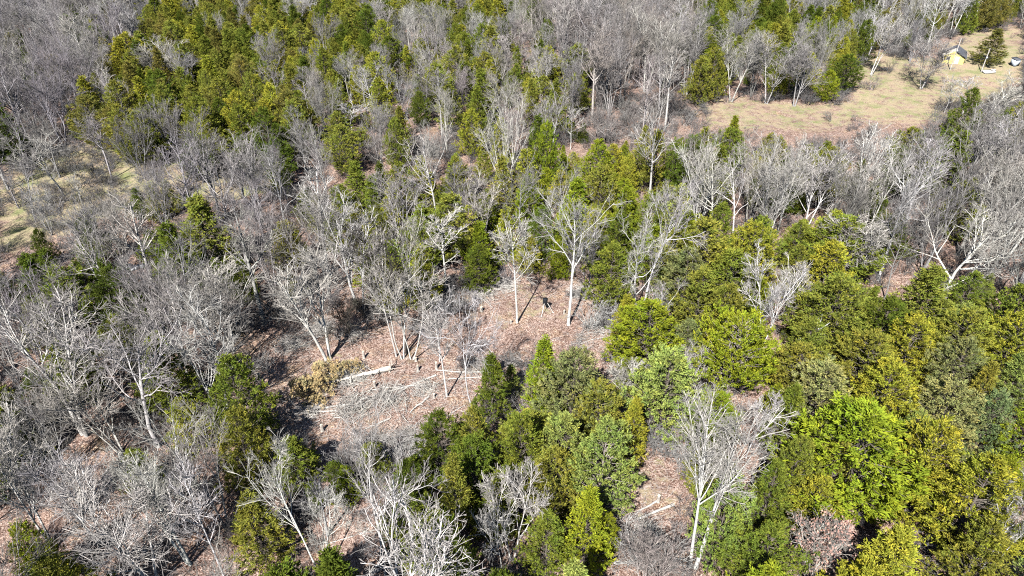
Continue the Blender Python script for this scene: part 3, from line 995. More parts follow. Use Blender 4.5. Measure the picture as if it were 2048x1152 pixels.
LIMIT = 300
ORD = ['leftmost', 'second from left', 'third from left', 'fourth from left', 'fifth from left', 'sixth from left', 'seventh from left', 'eighth from left', 'ninth from left', 'tenth from left',
       'eleventh from left', 'twelfth from left', 'thirteenth from left', 'fourteenth from left', 'fifteenth from left', 'sixteenth from left']
chosen, rest = {}, {}
for kind in ('bare', 'cedar'):
    ts = [t for t in TREES if t['kind'] == kind]
    heroes = [t for t in ts if t['hero']]
    others = sorted((t for t in ts if not t['hero']), key=lambda t: -t['area'])
    n = LIMIT - len(heroes)
    chosen[kind] = heroes + others[:n]
    rest[kind] = others[n:]
    by = {}
    for t in others[:n]:
        hh = t['h']
        if kind == 'bare':
            size = 'tall' if hh > 15.5 else ('mid-height' if hh > 11.5 else 'low')
            shade = {'pale': 'pale', 'white': 'white', 'grey': 'grey', 'pink': 'pinkish', 'violet': 'ashen', 'dark': 'dark'}[t['tint']]
            t['desc'] = (f"{size} {t['form']} {shade} bare tree", t['zone'])
        else:
            size = 'tall' if hh > 9 else ('mid-height' if hh > 6 else 'small')
            t['desc'] = (f"{size} {t['form']} {CWORD[t['tint']]} cedar", t['zone'])
        by.setdefault(t['desc'], []).append(t)
    for (d, zn), v in by.items():
        v.sort(key=lambda t: t['px'])
        for k, t in enumerate(v):
            if len(v) == 1:
                t['label'] = f"{d} {zn}"
            elif k == len(v) - 1:
                t['label'] = f"rightmost {d} {zn}"
            else:
                t['label'] = f"{ORD[min(k, 15)]} {d} {zn}"

GROUP = {'bare': 'leafless trees of the winter wood', 'cedar': 'evergreen cedars of the wood'}
hero_seed = 900
for t in chosen['bare']:
    o = thing('bare_tree', t['label'], 'tree', t['pos'], 0 if t['hero'] else t['rz'], GROUP['bare'])
    bt = np.array(BT[t['tint']]) * (rng.uniform(.92, 1.08) if t['hero'] else rng.uniform(.70, 1.12)) * np.array([1, rng.uniform(.97, 1.01), rng.uniform(.93, 1.05)])
    if t['hero']:
        hero_seed += 1
        big = t['area'] > 9000
        tm, cm, hh, ww, lv = bare_tree_meshes(hero_seed, t['form'], t['h'] / .97, 1.15 if big else (.8 if t['area'] > 3500 else .55), t['h'] * .0105 * t['stout'], "bare_hero", t['lean'])
        t['levels'] = lv
        sz = t['h'] / hh
        sx = float(np.clip(t['w'] / (2 * ww), .6, 1.5))
        t['obj'] = o
    else:
        pk = rng.choice(BARE_BY_FORM[t['form']])
        _, tm, cm, hh, ww = PROTO[pk]
        sz = t['h'] / hh
        sx = float(np.clip(t['w'] / (2 * ww), .75 * sz, 1.35 * sz))
    o.scale = (sx, sx, sz)
    link('trunk', tm, o, bt)
    link('crown', cm, o, bt * np.array([.86, .83, .82]))
for t in chosen['cedar']:
    o = thing('cedar_tree', t['label'], 'tree', t['pos'], t['rz'], GROUP['cedar'])
    fm, tm, cm, hh, ww = CPROTO[rng.choice(CEDAR_BY_FORM[t['form']])]
    o.scale = (t['w'] / ww, t['w'] / ww, t['h'] / hh)
    v = rng.uniform(.88, 1.14)
    link('trunk', tm, o, (.30, .26, .23) if 'bare trunk' in t['label'] or t['form'] == 'flat-topped' else (.13, .11, .095))
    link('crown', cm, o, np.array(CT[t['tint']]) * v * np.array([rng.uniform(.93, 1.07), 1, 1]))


# ------------------------------------------------------------------ what is past counting: one object each, instanced
def proto_collection(name, items):
    col = bpy.data.collections.new(name)
    for k, parts in enumerate(items):
        sub = bpy.data.collections.new("%s_%02d" % (name, k))
        col.children.link(sub)
        for n, me in parts:
            sub.objects.link(bpy.data.objects.new(n, me))
    return col


def scatter(name, label, col, P, rot, scl, idx, tint, tint2=None):
    me = bpy.data.meshes.new(name)
    n = len(P)
    me.vertices.add(n)
    me.vertices.foreach_set("co", np.asarray(P, np.float32).ravel())
    for nm, ty, fld, v in (("rot", 'FLOAT_VECTOR', "vector", rot), ("scl", 'FLOAT_VECTOR', "vector", scl), ("tint", 'FLOAT_COLOR', "color", tint)):
        at = me.attributes.new(nm, ty, 'POINT')
        at.data.foreach_set(fld, np.asarray(v, np.float32).ravel())
    at = me.attributes.new("idx", 'INT', 'POINT')
    at.data.foreach_set("value", np.asarray(idx, np.int32))
    o = link(name, me)
    ng = bpy.data.node_groups.new(name, 'GeometryNodeTree')
    ng.interface.new_socket("Geometry", in_out='INPUT', socket_type='NodeSocketGeometry')
    ng.interface.new_socket("Geometry", in_out='OUTPUT', socket_type='NodeSocketGeometry')
    gi, go = ng.nodes.new("NodeGroupInput"), ng.nodes.new("NodeGroupOutput")
    ci = ng.nodes.new("GeometryNodeCollectionInfo")
    ci.inputs["Collection"].default_value = col
    ci.inputs["Separate Children"].default_value = True
    ci.inputs["Reset Children"].default_value = True
    ip = ng.nodes.new("GeometryNodeInstanceOnPoints")
    ip.inputs["Pick Instance"].default_value = True

    def attr(nm, ty):
        a = ng.nodes.new("GeometryNodeInputNamedAttribute")
        a.data_type = ty
        a.inputs["Name"].default_value = nm
        return [s for s in a.outputs if s.enabled and s.name == "Attribute"][0]
    ng.links.new(gi.outputs[0], ip.inputs["Points"])
    ng.links.new(ci.outputs[0], ip.inputs["Instance"])
    ng.links.new(attr("idx", 'INT'), ip.inputs["Instance Index"])
    ng.links.new(attr("rot", 'FLOAT_VECTOR'), ip.inputs["Rotation"])
    ng.links.new(attr("scl", 'FLOAT_VECTOR'), ip.inputs["Scale"])
    ng.links.new(ip.outputs[0], go.inputs[0])
    md = o.modifiers.new("scatter", 'NODES')
    md.node_group = ng
    tag(o, label, kind="stuff")
    return o


colB = proto_collection("bare_kinds", [(("trunk", c[1]), ("crown", c[2])) for c in PROTO])
colC = proto_collection("cedar_kinds", [(("trunk", c[1]), ("crown", c[2])) for c in CPROTO])


def scatter_trees(name, label, ts, protos, by_form, col, tints):
    P, ro, sc, ix, ti = [], [], [], [], []
    for t in ts:
        k = rng.choice(by_form[t['form']])
        _, _, _, hh, ww = protos[k]
        sz = t['h'] / hh
        sx = t['w'] / (2 * ww) if protos is PROTO else t['w'] / ww
        if protos is PROTO:
            sx = float(np.clip(sx, .75 * sz, 1.35 * sz))
        P.append(t['pos'])
        ro.append((0, 0, t['rz']))
        sc.append((sx, sx, sz))
        ix.append(k)
        ti.append((*(np.array(tints[t['tint']]) * (rng.uniform(.66, 1.12) if protos is PROTO else rng.uniform(.86, 1.14)) * np.array([1, rng.uniform(.97, 1.01), rng.uniform(.93, 1.05)])), 1))
    if P:
        scatter(name, label, col, P, ro, sc, ix, ti)


scatter_trees("far_bare_wood", "mass of far grey leafless trees filling the woods", rest['bare'], PROTO, BARE_BY_FORM, colB, BT)
scatter_trees("far_cedar_wood", "mass of far and low green cedars filling the woods", rest['cedar'], CPROTO, CEDAR_BY_FORM, colC, CT)
print("TREES", {k: (len(chosen[k]), len(rest[k])) for k in chosen})


# ------------------------------------------------------------------ undergrowth: leafless brush
def brush_mesh(seed, name, H=2.2, stems=9):
    r = np.random.default_rng(seed)
    ph = r.uniform(0, 6.28, stems)
    base = np.stack([np.cos(ph) * .18, np.sin(ph) * .18, np.full(stems, -.05)], 1)
    D = unit(np.stack([np.cos(ph) * r.uniform(.15, .8, stems), np.sin(ph) * r.uniform(.15, .8, stems), np.ones(stems)], 1))
    L = H * r.uniform(.6, 1.1, stems)
    P = grow(r, base, D, L, 5, .12, .02)
    Rr = np.tile(.026 * (1 - np.linspace(0, 1, 6) * .7), (stems, 1))
    b = Bag()
    b.add(*tubes(P, Rr, 4), 0)
    pos, d, ln, rr, _, _ = children(r, P, Rr, L, np.full(stems, 7), .2, (.4, 1.0), .5)
    P2 = grow(r, pos, d, ln, 3, .2, .03)
    R2 = np.tile([.015, .012, .010, .008], (len(P2), 1))
    b.add(*tubes(P2, R2, 3), 1)
    pos, d, ln, rr, _, _ = children(r, P2, R2, ln, np.full(len(P2), 4), .2, (.4, 1.0), .55)
    P3 = grow(r, pos, d, ln, 2, .2, .03)
    b.add(*tubes(P3, np.tile([.010, .008, .007], (len(P3), 1)), 3), 1)
    return b.mesh(name, [M_BARK, M_TWIG])


BRUSH = [brush_mesh(500 + k, "brush_%02d" % k, 2.2, 7 + 2 * (k % 3)) for k in range(6)]
colU = proto_collection("brush_kinds", [(("brush", m_),) for m_ in BRUSH])
P, ro, sc, ix, ti = [], [], [], [], []
for attempt in range(11000):
    y = 26 + 225 * rng.random() ** 0.6
    x = rng.uniform(-y * .78 - 12, y * .78 + 12)
    p = np.array([x, y, float(terrain(x, y))])
    px, py, s = project(p)
    if px < -60 or px > 2110 or py > 1250:
        continue
    q = project(p + UP * 3.2)
    inside = [poly for poly in KEEP if in_poly(poly, float(px), float(py)) or in_poly(poly, float(q[0]), float(q[1]))]
    if inside and (inside[0] is CLEARING or inside[0] is SMALL_CLEARING or rng.random() > .04):
        continue
    zn = zone_at(float(px), float(py))
    strip = zn is not None and 'strip' in zn[0]
    if not strip and rng.random() > (.9 if zn is None or zn[2] < .5 else .38):
        continue
    f = rng.uniform(.55, 1.35) * (1.25 if strip else 1)
    P.append(p)
    ro.append((rng.uniform(-.15, .15), rng.uniform(-.15, .15), rng.uniform(0, 6.28)))
    sc.append((f * rng.uniform(.9, 1.5),) * 2 + (f,))
    ix.append(rng.randrange(6))
    b = np.array(BT[rng.choice(['pink', 'pink', 'grey', 'violet', 'grey'] if not strip else ['pink', 'pale', 'pink'])]) * rng.uniform(.45, .85)
    ti.append((*b, 1))
scatter("undergrowth", "low leafless pinkish grey brush covering the forest floor", colU, P, ro, sc, ix, ti)
print("BRUSH", len(P))

#@@DETAILS@@
PALE = (.45, .425, .395)
G = lambda x, y: ground_at(x, y)


# ------------------------------------------------------------------ fallen logs, stumps, slash
def bent(a, b, n, r, wob, lift):
    t = np.linspace(0, 1, n)[:, None]
    P = a * (1 - t) + b * t
    side = np.array([-(b - a)[1], (b - a)[0], 0])
    side = side / (np.linalg.norm(side) + 1e-6)
    P = P + side * (np.cumsum(r.normal(0, wob, n)) * np.sin(t[:, 0] * math.pi))[:, None]
    P[:, 2] = terrain(P[:, 0], P[:, 1]) + lift
    return P


def fallen_log(seed, a, b, r0, r1, label, limbs=0, tint=PALE, z=0.0):
    r = np.random.default_rng(seed)
    A, B = G(*a), G(*b)
    n = 9
    lift = np.linspace(r0, r1 + .1, n) * .9 + z
    P = bent(A, B, n, r, .06, lift)
    o = thing('fallen_log', label, 'log', A, 0, 'felled logs and slash in the openings')
    bg = Bag()
    rr = np.linspace(r0, r1, n) * r.uniform(.92, 1.08, n)
    bg.tube(P - A, rr, 9)
    link('trunk', bg.mesh('log_trunk', [M_BARK], True), o, tint)
    d = unit(P[1] - P[0])
    cap = Bag()
    an = np.arange(8) * math.pi / 4
    s1 = unit(np.cross(d, UP))
    s2 = np.cross(s1, d)
    ring = P[0] - A - d * .004 + s1 * np.cos(an)[:, None] * rr[0] * .97 + s2 * np.sin(an)[:, None] * rr[0] * .97
    for k in range(0, 8, 2):
        cap.quad([P[0] - A - d * .006, ring[k], ring[(k + 1) % 8], ring[(k + 2) % 8]])
    link('cut_end', cap.mesh('log_cut', [M_CUT]), o)
    L = float(np.linalg.norm(B - A))
    for k in range(limbs):
        t = r.uniform(.25, .98)
        q = P[int(t * (n - 1))] - A
        dd = unit(d * r.uniform(.3, 1) + s1 * r.choice([-1, 1]) * r.uniform(.3, 1.0) + UP * r.uniform(-.05, .6))
        ln = r.uniform(.12, .38) * L
        Q = grow(r, q[None], dd[None], np.array([ln]), 5, .14, -.03)
        RR = np.maximum(r1 * r.uniform(.5, .9) * (1 - np.linspace(0, 1, 6) * .75), .012)[None]
        lb = Bag()
        lb.add(*tubes(Q, RR, 5))
        pos, d2, l2, _, _, _ = children(r, Q, RR, np.array([ln]), np.array([7]), .25, (.4, 1.0), .45)
        lb.add(*tubes(grow(r, pos, d2, l2, 3, .2, 0), np.tile([.018, .015, .012, .008], (7, 1)), 3))
        link('branch', lb.mesh('log_branch', [M_BARK]), o, tint)
    return o


LOGS = [
    ((872, 752), (796, 788), .13, .05, "pale slanting log behind the slim pale tree", 3),
    ((820, 773), (716, 803), .12, .04, "long pale log below the tan fallen cedar", 4),
    ((690, 811), (584, 826), .11, .04, "thin pole of the bundle left of the slash, upper one", 2),
    ((672, 822), (588, 830), .09, .04, "thin pole of the bundle left of the slash, lower one", 2),
    ((1008, 744), (872, 742), .10, .06, "straight log lying level behind the front cedars", 1),
    ((1012, 752), (884, 760), .09, .04, "thinner level log below the straight one by the front cedars", 2),
    ((858, 794), (820, 827), .12, .06, "short pale log in the middle of the slash", 1),
    ((828, 772), (708, 792), .10, .03, "slim log crossing behind the short pale log in the slash", 3),
    ((796, 852), (770, 876), .11, .07, "reddish short log at the bottom of the slash", 1),
    ((742, 800), (668, 838), .09, .03, "slim branchy log in the lower left slash", 4),
    ((880, 842), (930, 812), .08, .03, "slim log running into the front cedars", 2),
    ((780, 838), (716, 868), .09, .03, "slim log at the shaded lower end of the clearing", 3),
    ((1347, 1011), (1256, 1048), .14, .09, "longer of two logs in the small opening", 0),
    ((1314, 1003), (1256, 1040), .11, .06, "shorter log ending at the stump in the small opening", 0),
    ((1226, 1127), (1392, 1121), .13, .08, "long level log at the bottom right of the small opening", 2),
    ((1722, 101), (1752, 106), .22, .12, "dark fallen log at the far corner of the house field", 1),
    ((588, 700), (660, 668), .08, .03, "slim branchy log near the clearing's left tip", 4),
    ((1156, 690), (1212, 676), .06, .03, "thin grey log at the clearing's right end", 3),
]
for k, (a, b, r0, r1, lab, nl) in enumerate(LOGS):
    fallen_log(40 + k, a, b, r0, r1, lab, nl, (.16, .14, .12) if 'dark' in lab else ((.5, .36, .3) if 'reddish' in lab else PALE))

# the fallen cedar: pale trunk, tan dead foliage
A, B = G(782, 741), G(640, 776)
o = thing('fallen_cedar', "fallen dead cedar with tan foliage and a thick pale trunk in the clearing", 'fallen tree', A)
r = np.random.default_rng(77)
P = bent(A, B, 9, r, .05, np.linspace(.38, .5, 9))
bg = Bag()
bg.tube(P - A, np.linspace(.30, .07, 9), 9)
link('trunk', bg.mesh('fallen_trunk', [M_BARK], True), o, (.52, .48, .43))
rb = Bag()
dl = unit(B - A)
for k in range(9):
    q = unit(-dl * r.uniform(.1, .6) + r.normal(0, .7, 3))
    Q = grow(r, (P[0] - A + dl * r.uniform(0, .5))[None], q[None], np.array([r.uniform(.6, 1.5)]), 4, .2, 0)
    rb.add(*tubes(Q, np.array([[.1, .08, .05, .04, .02]]), 5))
link('roots', rb.mesh('fallen_roots', [M_BARK]), o, (.42, .37, .32))
for k in range(16):
    t = r.uniform(.15, .85)
    i0 = int(t * 8)
    q = unit(dl * .5 + np.array([-dl[1], dl[0], 0]) * r.choice([-1, -1, 1]) * r.uniform(.4, 1) + UP * r.uniform(-.1, .5))
    Q = grow(r, (P[i0] - A)[None], q[None], np.array([r.uniform(1.2, 2.6)]), 5, .15, -.04)
    RR = np.array([[.045, .04, .03, .025, .018, .01]])
    lb = Bag()
    lb.add(*tubes(Q, RR, 4))
    pos, d2, l2, _, _, _ = children(r, Q, RR, np.array([2.0]), np.array([6]), .2, (.4, 1.0), .4)
    lb.add(*tubes(grow(r, pos, d2, l2, 3, .2, 0), np.tile([.018, .015, .012, .008], (6, 1)), 3))
    link('branch', lb.mesh('fallen_branch', [M_BARK]), o, PALE)
for (cx, cy, hh, ww, pk, dz) in ((640, 792, 4.6, 5.4, 3, .0), (668, 756, 3.8, 4.4, 8, .0), (708, 742, 2.6, 2.6, 3, .0)):
    g = G(cx, cy)
    cr = link('crown', CPROTO[pk][2], o, (.60, .46, .25))
    cr.location = [float(v) for v in (g - A + np.array([.9, .2, .15]))]
    cr.scale = (ww / CPROTO[pk][4] * .72, ww / CPROTO[pk][4] * .72, hh / CPROTO[pk][3])
    cr.rotation_euler = (math.radians(14), math.radians(-48), math.radians(10))


def stump(seed, px, py, rad, h, label):
    r = np.random.default_rng(seed)
    b = G(px, py)
    k = 21
    an = np.arange(k) * 2 * math.pi / k
    rr = rad * r.uniform(.88, 1.12, k)
    lv = [(-.1, 1.45), (.05, 1.25), (.16, 1.05), (h * .7, 1.0), (h, .97)]
    V = np.concatenate([np.stack([np.cos(an) * rr * f, np.sin(an) * rr * f, np.full(k, z) + (np.cos(an + seed) * rad * .25 if z == h else 0)], 1) for z, f in lv])
    F = np.array([[l * k + i, l * k + (i + 1) % k, (l + 1) * k + (i + 1) % k, (l + 1) * k + i] for l in range(4) for i in range(k)])
    o = thing('stump', label, 'stump', b, 0, 'cut stumps in the openings')
    link('bark', make_mesh('stump_bark', V, F, [M_BARK], smooth=True), o, (.42, .38, .34))
    top = V[-k:]
    c = top.mean(0) + UP * .012
    V2 = np.concatenate([top + UP * .003, c[None]])
    F2 = np.array([[i, (i + 1) % k, k] for i in range(k)])
    link('cut_face', make_mesh('stump_face', V2, F2, [M_CUT]), o)


for k, (x, y, rd, h, lab) in enumerate([
        (728, 716, .13, 1.0, "tall thin stump left of the clump of trees in the clearing"),
        (873, 737, .13, .9, "stump at the left end of the level log"),
        (963, 623, .16, .75, "lone stump on the open floor between feeder and twiggy trees"),
        (1316, 1004, .15, .9, "stump between the two logs in the small opening"),
        (645, 862, .15, .9, "pale stump in the shade at the clearing's lower end"),
        (836, 741, .14, .8, "stump at the upper end of the slanting log"),
        (1022, 646, .12, .45, "tiny stump beside the slim straight tree"),
        (750, 775, .13, .9, "stump below the thick end of the fallen cedar"),
        (868, 796, .12, .6, "stump beside the short pale log in the slash"),
        (1128, 628, .10, .6, "small snag beside the thick white tree"),
        (832, 722, .14, .5, "low stump right of the clump of trees"),
        (518, 760, .16, 1.1, "stump at the shaded left tip of the clearing")]):
    stump(600 + k, x, y, rd, h, lab)


def brush_pile(seed, px, py, R0, n, label, tint=PALE, flat=.35):
    r = np.random.default_rng(seed)
    b = G(px, py)
    a0 = r.uniform(0, 6.28)
    ph = a0 + np.where(r.random(n) < .5, r.normal(0, .35, n), r.normal(.8, 1.0, n))
    c = r.normal(0, R0 * .42, (n, 2))
    z = np.abs(r.normal(0, flat, n)) * np.exp(-(c ** 2).sum(1) / R0 ** 2) + .03
    D = unit(np.stack([np.cos(ph), np.sin(ph), r.normal(0, .28, n)], 1))
    L = r.uniform(.5, 1.7, n) * (.6 + R0 * .25) * np.where(r.random(n) < .16, 2.0, 1)
    P0 = np.stack([c[:, 0], c[:, 1], z], 1) - D * L[:, None] * .5
    P0[:, 2] = np.maximum(P0[:, 2], .02)
    P = grow(r, P0, D, L, 4, .12, 0)
    P[:, :, 2] = np.maximum(P[:, :, 2], .02) + (terrain(P[:, :, 0] + b[0], P[:, :, 1] + b[1]) - b[2])
    bg = Bag()
    rad = r.uniform(.010, .026, n) * np.where(r.random(n) < .14, 2.2, 1)
    bg.add(*tubes(P, rad[:, None] * (1 - np.linspace(0, 1, 5) * .6)[None], 4))
    pos, d2, l2, _, _, _ = children(r, P, np.tile(rad[:, None], (1, 5)), L, np.full(n, 3), .2, (.4, 1.0), .5)
    bg.add(*tubes(grow(r, pos, d2, l2, 2, .2, 0), np.tile([.012, .010, .007], (len(pos), 1)), 3))
    o = link('brush_pile', bg.mesh('brush_pile', [M_BARK]), None, tint)
    o.location = [float(v) for v in b]
    tag(o, label, 'brush pile', 'heaps of cut branches in the clearing')


GREY = (.34, .32, .305)
for k, (x, y, R0, n, lab, tn) in enumerate([
        (518, 735, 2.0, 150, "grey brush heap at the clearing's left tip", GREY),
        (582, 690, 2.2, 170, "pale brush heap on the clearing's upper left edge", PALE),
        (640, 660, 2.1, 260, "brush heap behind the pale leaning tree", PALE),
        (705, 668, 2.2, 160, "dark-twigged brush heap under the dark spreading tree", GREY),
        (960, 590, 2.8, 230, "long pale brush heap along the clearing's far edge", PALE),
        (1012, 572, 2.0, 170, "whitest brush heap beside the slim straight tree's top", (.52, .49, .46)),
        (1162, 590, 2.0, 150, "pale brush heap behind the thick white tree", PALE),
        (1200, 655, 2.4, 180, "spiky pale brush heap right of the thick white tree", (.50, .48, .45)),
        (700, 758, 2.2, 220, "twiggy heap under the fallen cedar's trunk", PALE),
        (705, 815, 2.6, 230, "large slash heap below the tan fallen cedar", PALE),
        (775, 800, 2.6, 210, "slash heap in the middle of the felled poles", PALE),
        (620, 822, 2.0, 170, "pale pole heap at the edge of the left shade", (.5, .47, .44)),
        (945, 735, 2.0, 150, "grey twig heap behind the front conical cedar", GREY),
        (1025, 725, 1.8, 150, "grey twig heap between the two front conical cedars", GREY),
        (815, 880, 2.4, 220, "grey brush heap at the lower tip of the clearing", GREY),
        (755, 890, 2.2, 200, "grey brush heap in the gully below the clearing", GREY),
        (850, 780, 1.8, 110, "thin scatter of cut branches left of the slim pale tree", PALE),
        (1160, 690, 2.0, 70, "sparse weeds and twigs at the clearing's right end", GREY),
        (1290, 1075, 2.0, 150, "pale brush heap below the small opening", PALE),
        (830, 655, 2.2, 150, "grey brush heap behind the clump of trees", GREY)]):
    brush_pile(700 + k, x, y, R0, n, lab, tn)

# loose sticks
r = np.random.default_rng(55)
pts = []
bounds = [(CLEARING, 9000, .5), (SMALL_CLEARING, 500, 0), (FIELD_STRIP, 500, 0), (FIELD_BEND, 400, 0)]
for poly, n, bias in bounds:
    xs, ys = [q[0] for q in poly], [q[1] for q in poly]
    k = 0
    while k < n:
        x, y = r.uniform(min(xs) - 30, max(xs) + 30), r.uniform(min(ys) - 20, max(ys) + 30)
        if bias and r.random() > (1.0 if (y > 735 or y < 610) else .32):
            continue
        pts.append(ground_at(x, y))
        k += 1
P0 = np.array(pts)
n = len(P0)
ph = r.normal(.5, .9, n)
D = unit(np.stack([np.cos(ph), np.sin(ph), r.normal(.08, .12, n)], 1))
L = np.abs(r.normal(0, .55, n)) + .2
P0 = P0 + UP * .03
P = grow(r, P0, D, L, 2, .12, 0)
rad = r.uniform(.008, .022, n)
V, F = tubes(P, rad[:, None] * np.array([1, .85, .5])[None], 3)
o = link('fallen_twigs', make_mesh('fallen_twigs', V, F, [M_BARK]), None, (.42, .38, .355))
tag(o, "pale fallen twigs littering the openings", kind='stuff')

# ------------------------------------------------------------------ oak leaves, dead branch, stone
for t in TREES:
    if t['hero'] and t['label'].startswith("oak still"):
        P3, P2 = t['levels']
        r = np.random.default_rng(5)
        src = P3[:, 1:].reshape(-1, 3)
        src = src[r.integers(0, len(src), 1700)]
        keep = src[:, 2] > t['h'] * .38
        src = src[keep]
        d = unit(r.normal(0, 1, src.shape) + UP * .1)
        Ln = r.uniform(.16, .30, len(src))
        V, F = blades(r, src + r.normal(0, .12, src.shape), d, Ln, Ln * .6)
        link('leaves', make_mesh('oak_leaves', V, F, [M_FOL], colors=np.repeat(r.normal(.5, .25, len(src)).clip(0, 1), 4)), t['obj'], (.44, .27, .235))

A = ground_at(1592, 682, 5.5) + UP * 5.5
B = ground_at(1668, 636, 6.6) + UP * 6.6
A, B = A, A + unit(B - A) * 4.6
r = np.random.default_rng(8)
bg = Bag()
Q = grow(r, np.zeros((1, 3)), unit(B - A)[None], np.array([4.6]), 7, .08, .02)
RR = np.linspace(.09, .03, 8)[None]
bg.add(*tubes(Q, RR, 6))
pos, d2, l2, _, _, _ = children(r, Q, RR, np.array([4.6]), np.array([7]), .35, (.5, 1.0), .5)
bg.add(*tubes(grow(r, pos, d2, l2, 4, .15, .05), np.tile([.04, .035, .03, .022, .012], (7, 1)), 4))
o = link('dead_branch', bg.mesh('dead_branch', [M_BARK]), None, (.55, .54, .52))
o.location = [float(v) for v in A]
tag(o, "dead white branch caught in the ragged olive cedar", 'branch')

g = G(264, 537)
bg = Bag()
for k in range(5):
    bg.box((k * .55 - 1.1, math.sin(k * 2.) * .25, .16 + .05 * (k % 2)), (.62, 1.0 + .2 * (k % 3), .3), 0, k * .4, (.08, -.1))
o = link('rock_ledge', bg.mesh('rock_ledge', [M_STONE]))
o.location = [float(v) for v in g]
tag(o, "pale blue-grey rock ledge beside the deep green pointed cedar", 'rock')

# ------------------------------------------------------------------ feeder on a tripod
FH = 1.62
c = ground_at(1090.5, 602, FH)
o = thing('game_feeder', "black barrel feeder on three pale legs in the clearing", 'feeder', c)


def lathe(prof, k=20):
    an = np.arange(k) * 2 * math.pi / k
    V = np.concatenate([np.stack([np.cos(an) * rr, np.sin(an) * rr, np.full(k, z)], 1) for rr, z in prof])
    F = np.array([[l * k + i, l * k + (i + 1) % k, (l + 1) * k + (i + 1) % k, (l + 1) * k + i] for l in range(len(prof) - 1) for i in range(k)])
    return V, F


V, F = lathe([(.05, 1.18), (.27, 1.22), (.295, 1.26), (.30, 1.40), (.315, 1.42), (.315, 1.45), (.30, 1.47), (.30, 1.70), (.315, 1.72), (.315, 1.75), (.30, 1.77), (.295, 1.93)])
barrel = link('barrel', make_mesh('barrel', V, F, [M_BLACK], smooth=True), o)
V, F = lathe([(.325, 1.90), (.325, 1.965), (.29, 2.0), (.10, 2.03), (.0, 2.035)])
link('lid', make_mesh('lid', V, F, [M_BLACK], smooth=True), barrel)
V, F = lathe([(.0, .98), (.12, .98), (.12, 1.08), (.05, 1.12), (.05, 1.2)], 12)
link('spreader', make_mesh('spreader', V, F, [M_STEEL]), o)
feet = [G(1083, 632.5), G(1106.5, 625.5), None]
cen = c.copy()
feet[2] = cen + (cen - (feet[0] + feet[1]) / 2) * .9 + np.array([0, .35, 0])
feet[2][2] = terrain(feet[2][0], feet[2][1])
for f in feet:
    lg = Bag()
    q = f - c
    dirn = unit(np.array([q[0], q[1], 0]))
    top = dirn * .27 + UP * 1.42
    lg.tube([q + UP * -.03, q * .5 + top * .5, top], [.042, .04, .036], 8)
    l = link('leg', lg.mesh('leg', [M_STEEL], True), o)
    ft = Bag()
    ft.box(q + UP * .03, (.16, .16, .05))
    link('foot_plate', ft.mesh('foot_plate', [M_STEEL]), l)

# ------------------------------------------------------------------ the yellow house and what stands round it
A, B = G(1884, 125.5), G(1917.5, 128.5)
u = unit((B - A) * np.array([1, 1, 0]))
v = np.array([-u[1], u[0], 0])
W, D_ = 4.6, 6.2
o = thing('yellow_house', "small yellow house with a broken dark grey roof in the far field", 'house', A, math.atan2(u[1], u[0]))
EH, RH = 1.95, 3.25
o.location.z = float(A[2]) - .05


def prism(name, poly, y0, y1, mat, parent):
    """polygon in x,z extruded along y"""
    n_ = len(poly)
    V = np.array([[x, y0, z] for x, z in poly] + [[x, y1, z] for x, z in poly])
    F = [[i_, (i_ + 1) % n_, n_ + (i_ + 1) % n_, n_ + i_] for i_ in range(n_)] + [list(range(n_))[::-1], [n_ + i_ for i_ in range(n_)]]
    me = bpy.data.meshes.new(name)
    me.from_pydata(V.tolist(), [], F)
    me.materials.append(mat)
    return link(name, me, parent)


prism('wall', [(0, 0), (W, 0), (W, EH), (W / 2, RH), (0, EH)], 0, .14, M_YELLOW, o)
prism('wall', [(0, 0), (W, 0), (W, EH), (W / 2, RH), (0, EH)], D_ - .14, D_, M_YELLOW, o)
prism('wall', [(W - .14, 0), (W - .003, 0), (W - .003, EH), (W - .14, EH)], .14, D_ - .14, M_YELLOW, o)
prism('wall', [(.003, 0), (.14, 0), (.14, EH - .3), (.003, EH - .3)], .14, D_ - .14, M_YELLOW, o)
sl = (RH - EH) / (W / 2)
ro_ = prism('roof', [(W / 2 - .05, RH + .10), (W + .42, EH - .42 * sl + .10), (W + .42, EH - .42 * sl + .22), (W / 2 - .05, RH + .22)], -.45, D_ + .3, M_SHINGLE, o)
ro_["label"] = "intact dark grey roof slope"
prism('fascia', [(W + .40, EH - .46 * sl - .02), (W + .46, EH - .46 * sl - .02), (W + .46, EH - .46 * sl + .22), (W + .40, EH - .46 * sl + .22)], -.45, D_ + .3, M_CREAM, o)
r2_ = prism('roof', [(-.4, EH - .35), (W / 2 - .08, RH - .10), (W / 2 - .08, RH + .02), (-.4, EH - .23)], 3.6, D_ + .3, M_SHINGLE, o)
r2_["label"] = "sagging back part of the broken roof slope"
for k in range(5):
    y_ = .35 + k * .68
    prism('rafter', [(-.3, EH - .25), (W / 2, RH - .02), (W / 2, RH + .09), (-.3, EH - .14)], y_, y_ + .07, M_CREAM, o)
prism('ceiling_board', [(.14, EH - .36), (W - .14, EH - .36), (W - .14, EH - .30), (.14, EH - .30)], .16, D_ - .16, M_CREAM, o)
dr = prism('door', [(2.55, .1), (3.45, .1), (3.45, 1.95), (2.55, 1.95)], -.05, -.003, M_CREAM, o)
kb = Bag()
kb.box((3.35, -.08, 1.0), (.06, .06, .06))
link('handle', kb.mesh('handle', [M_STEEL]), dr)
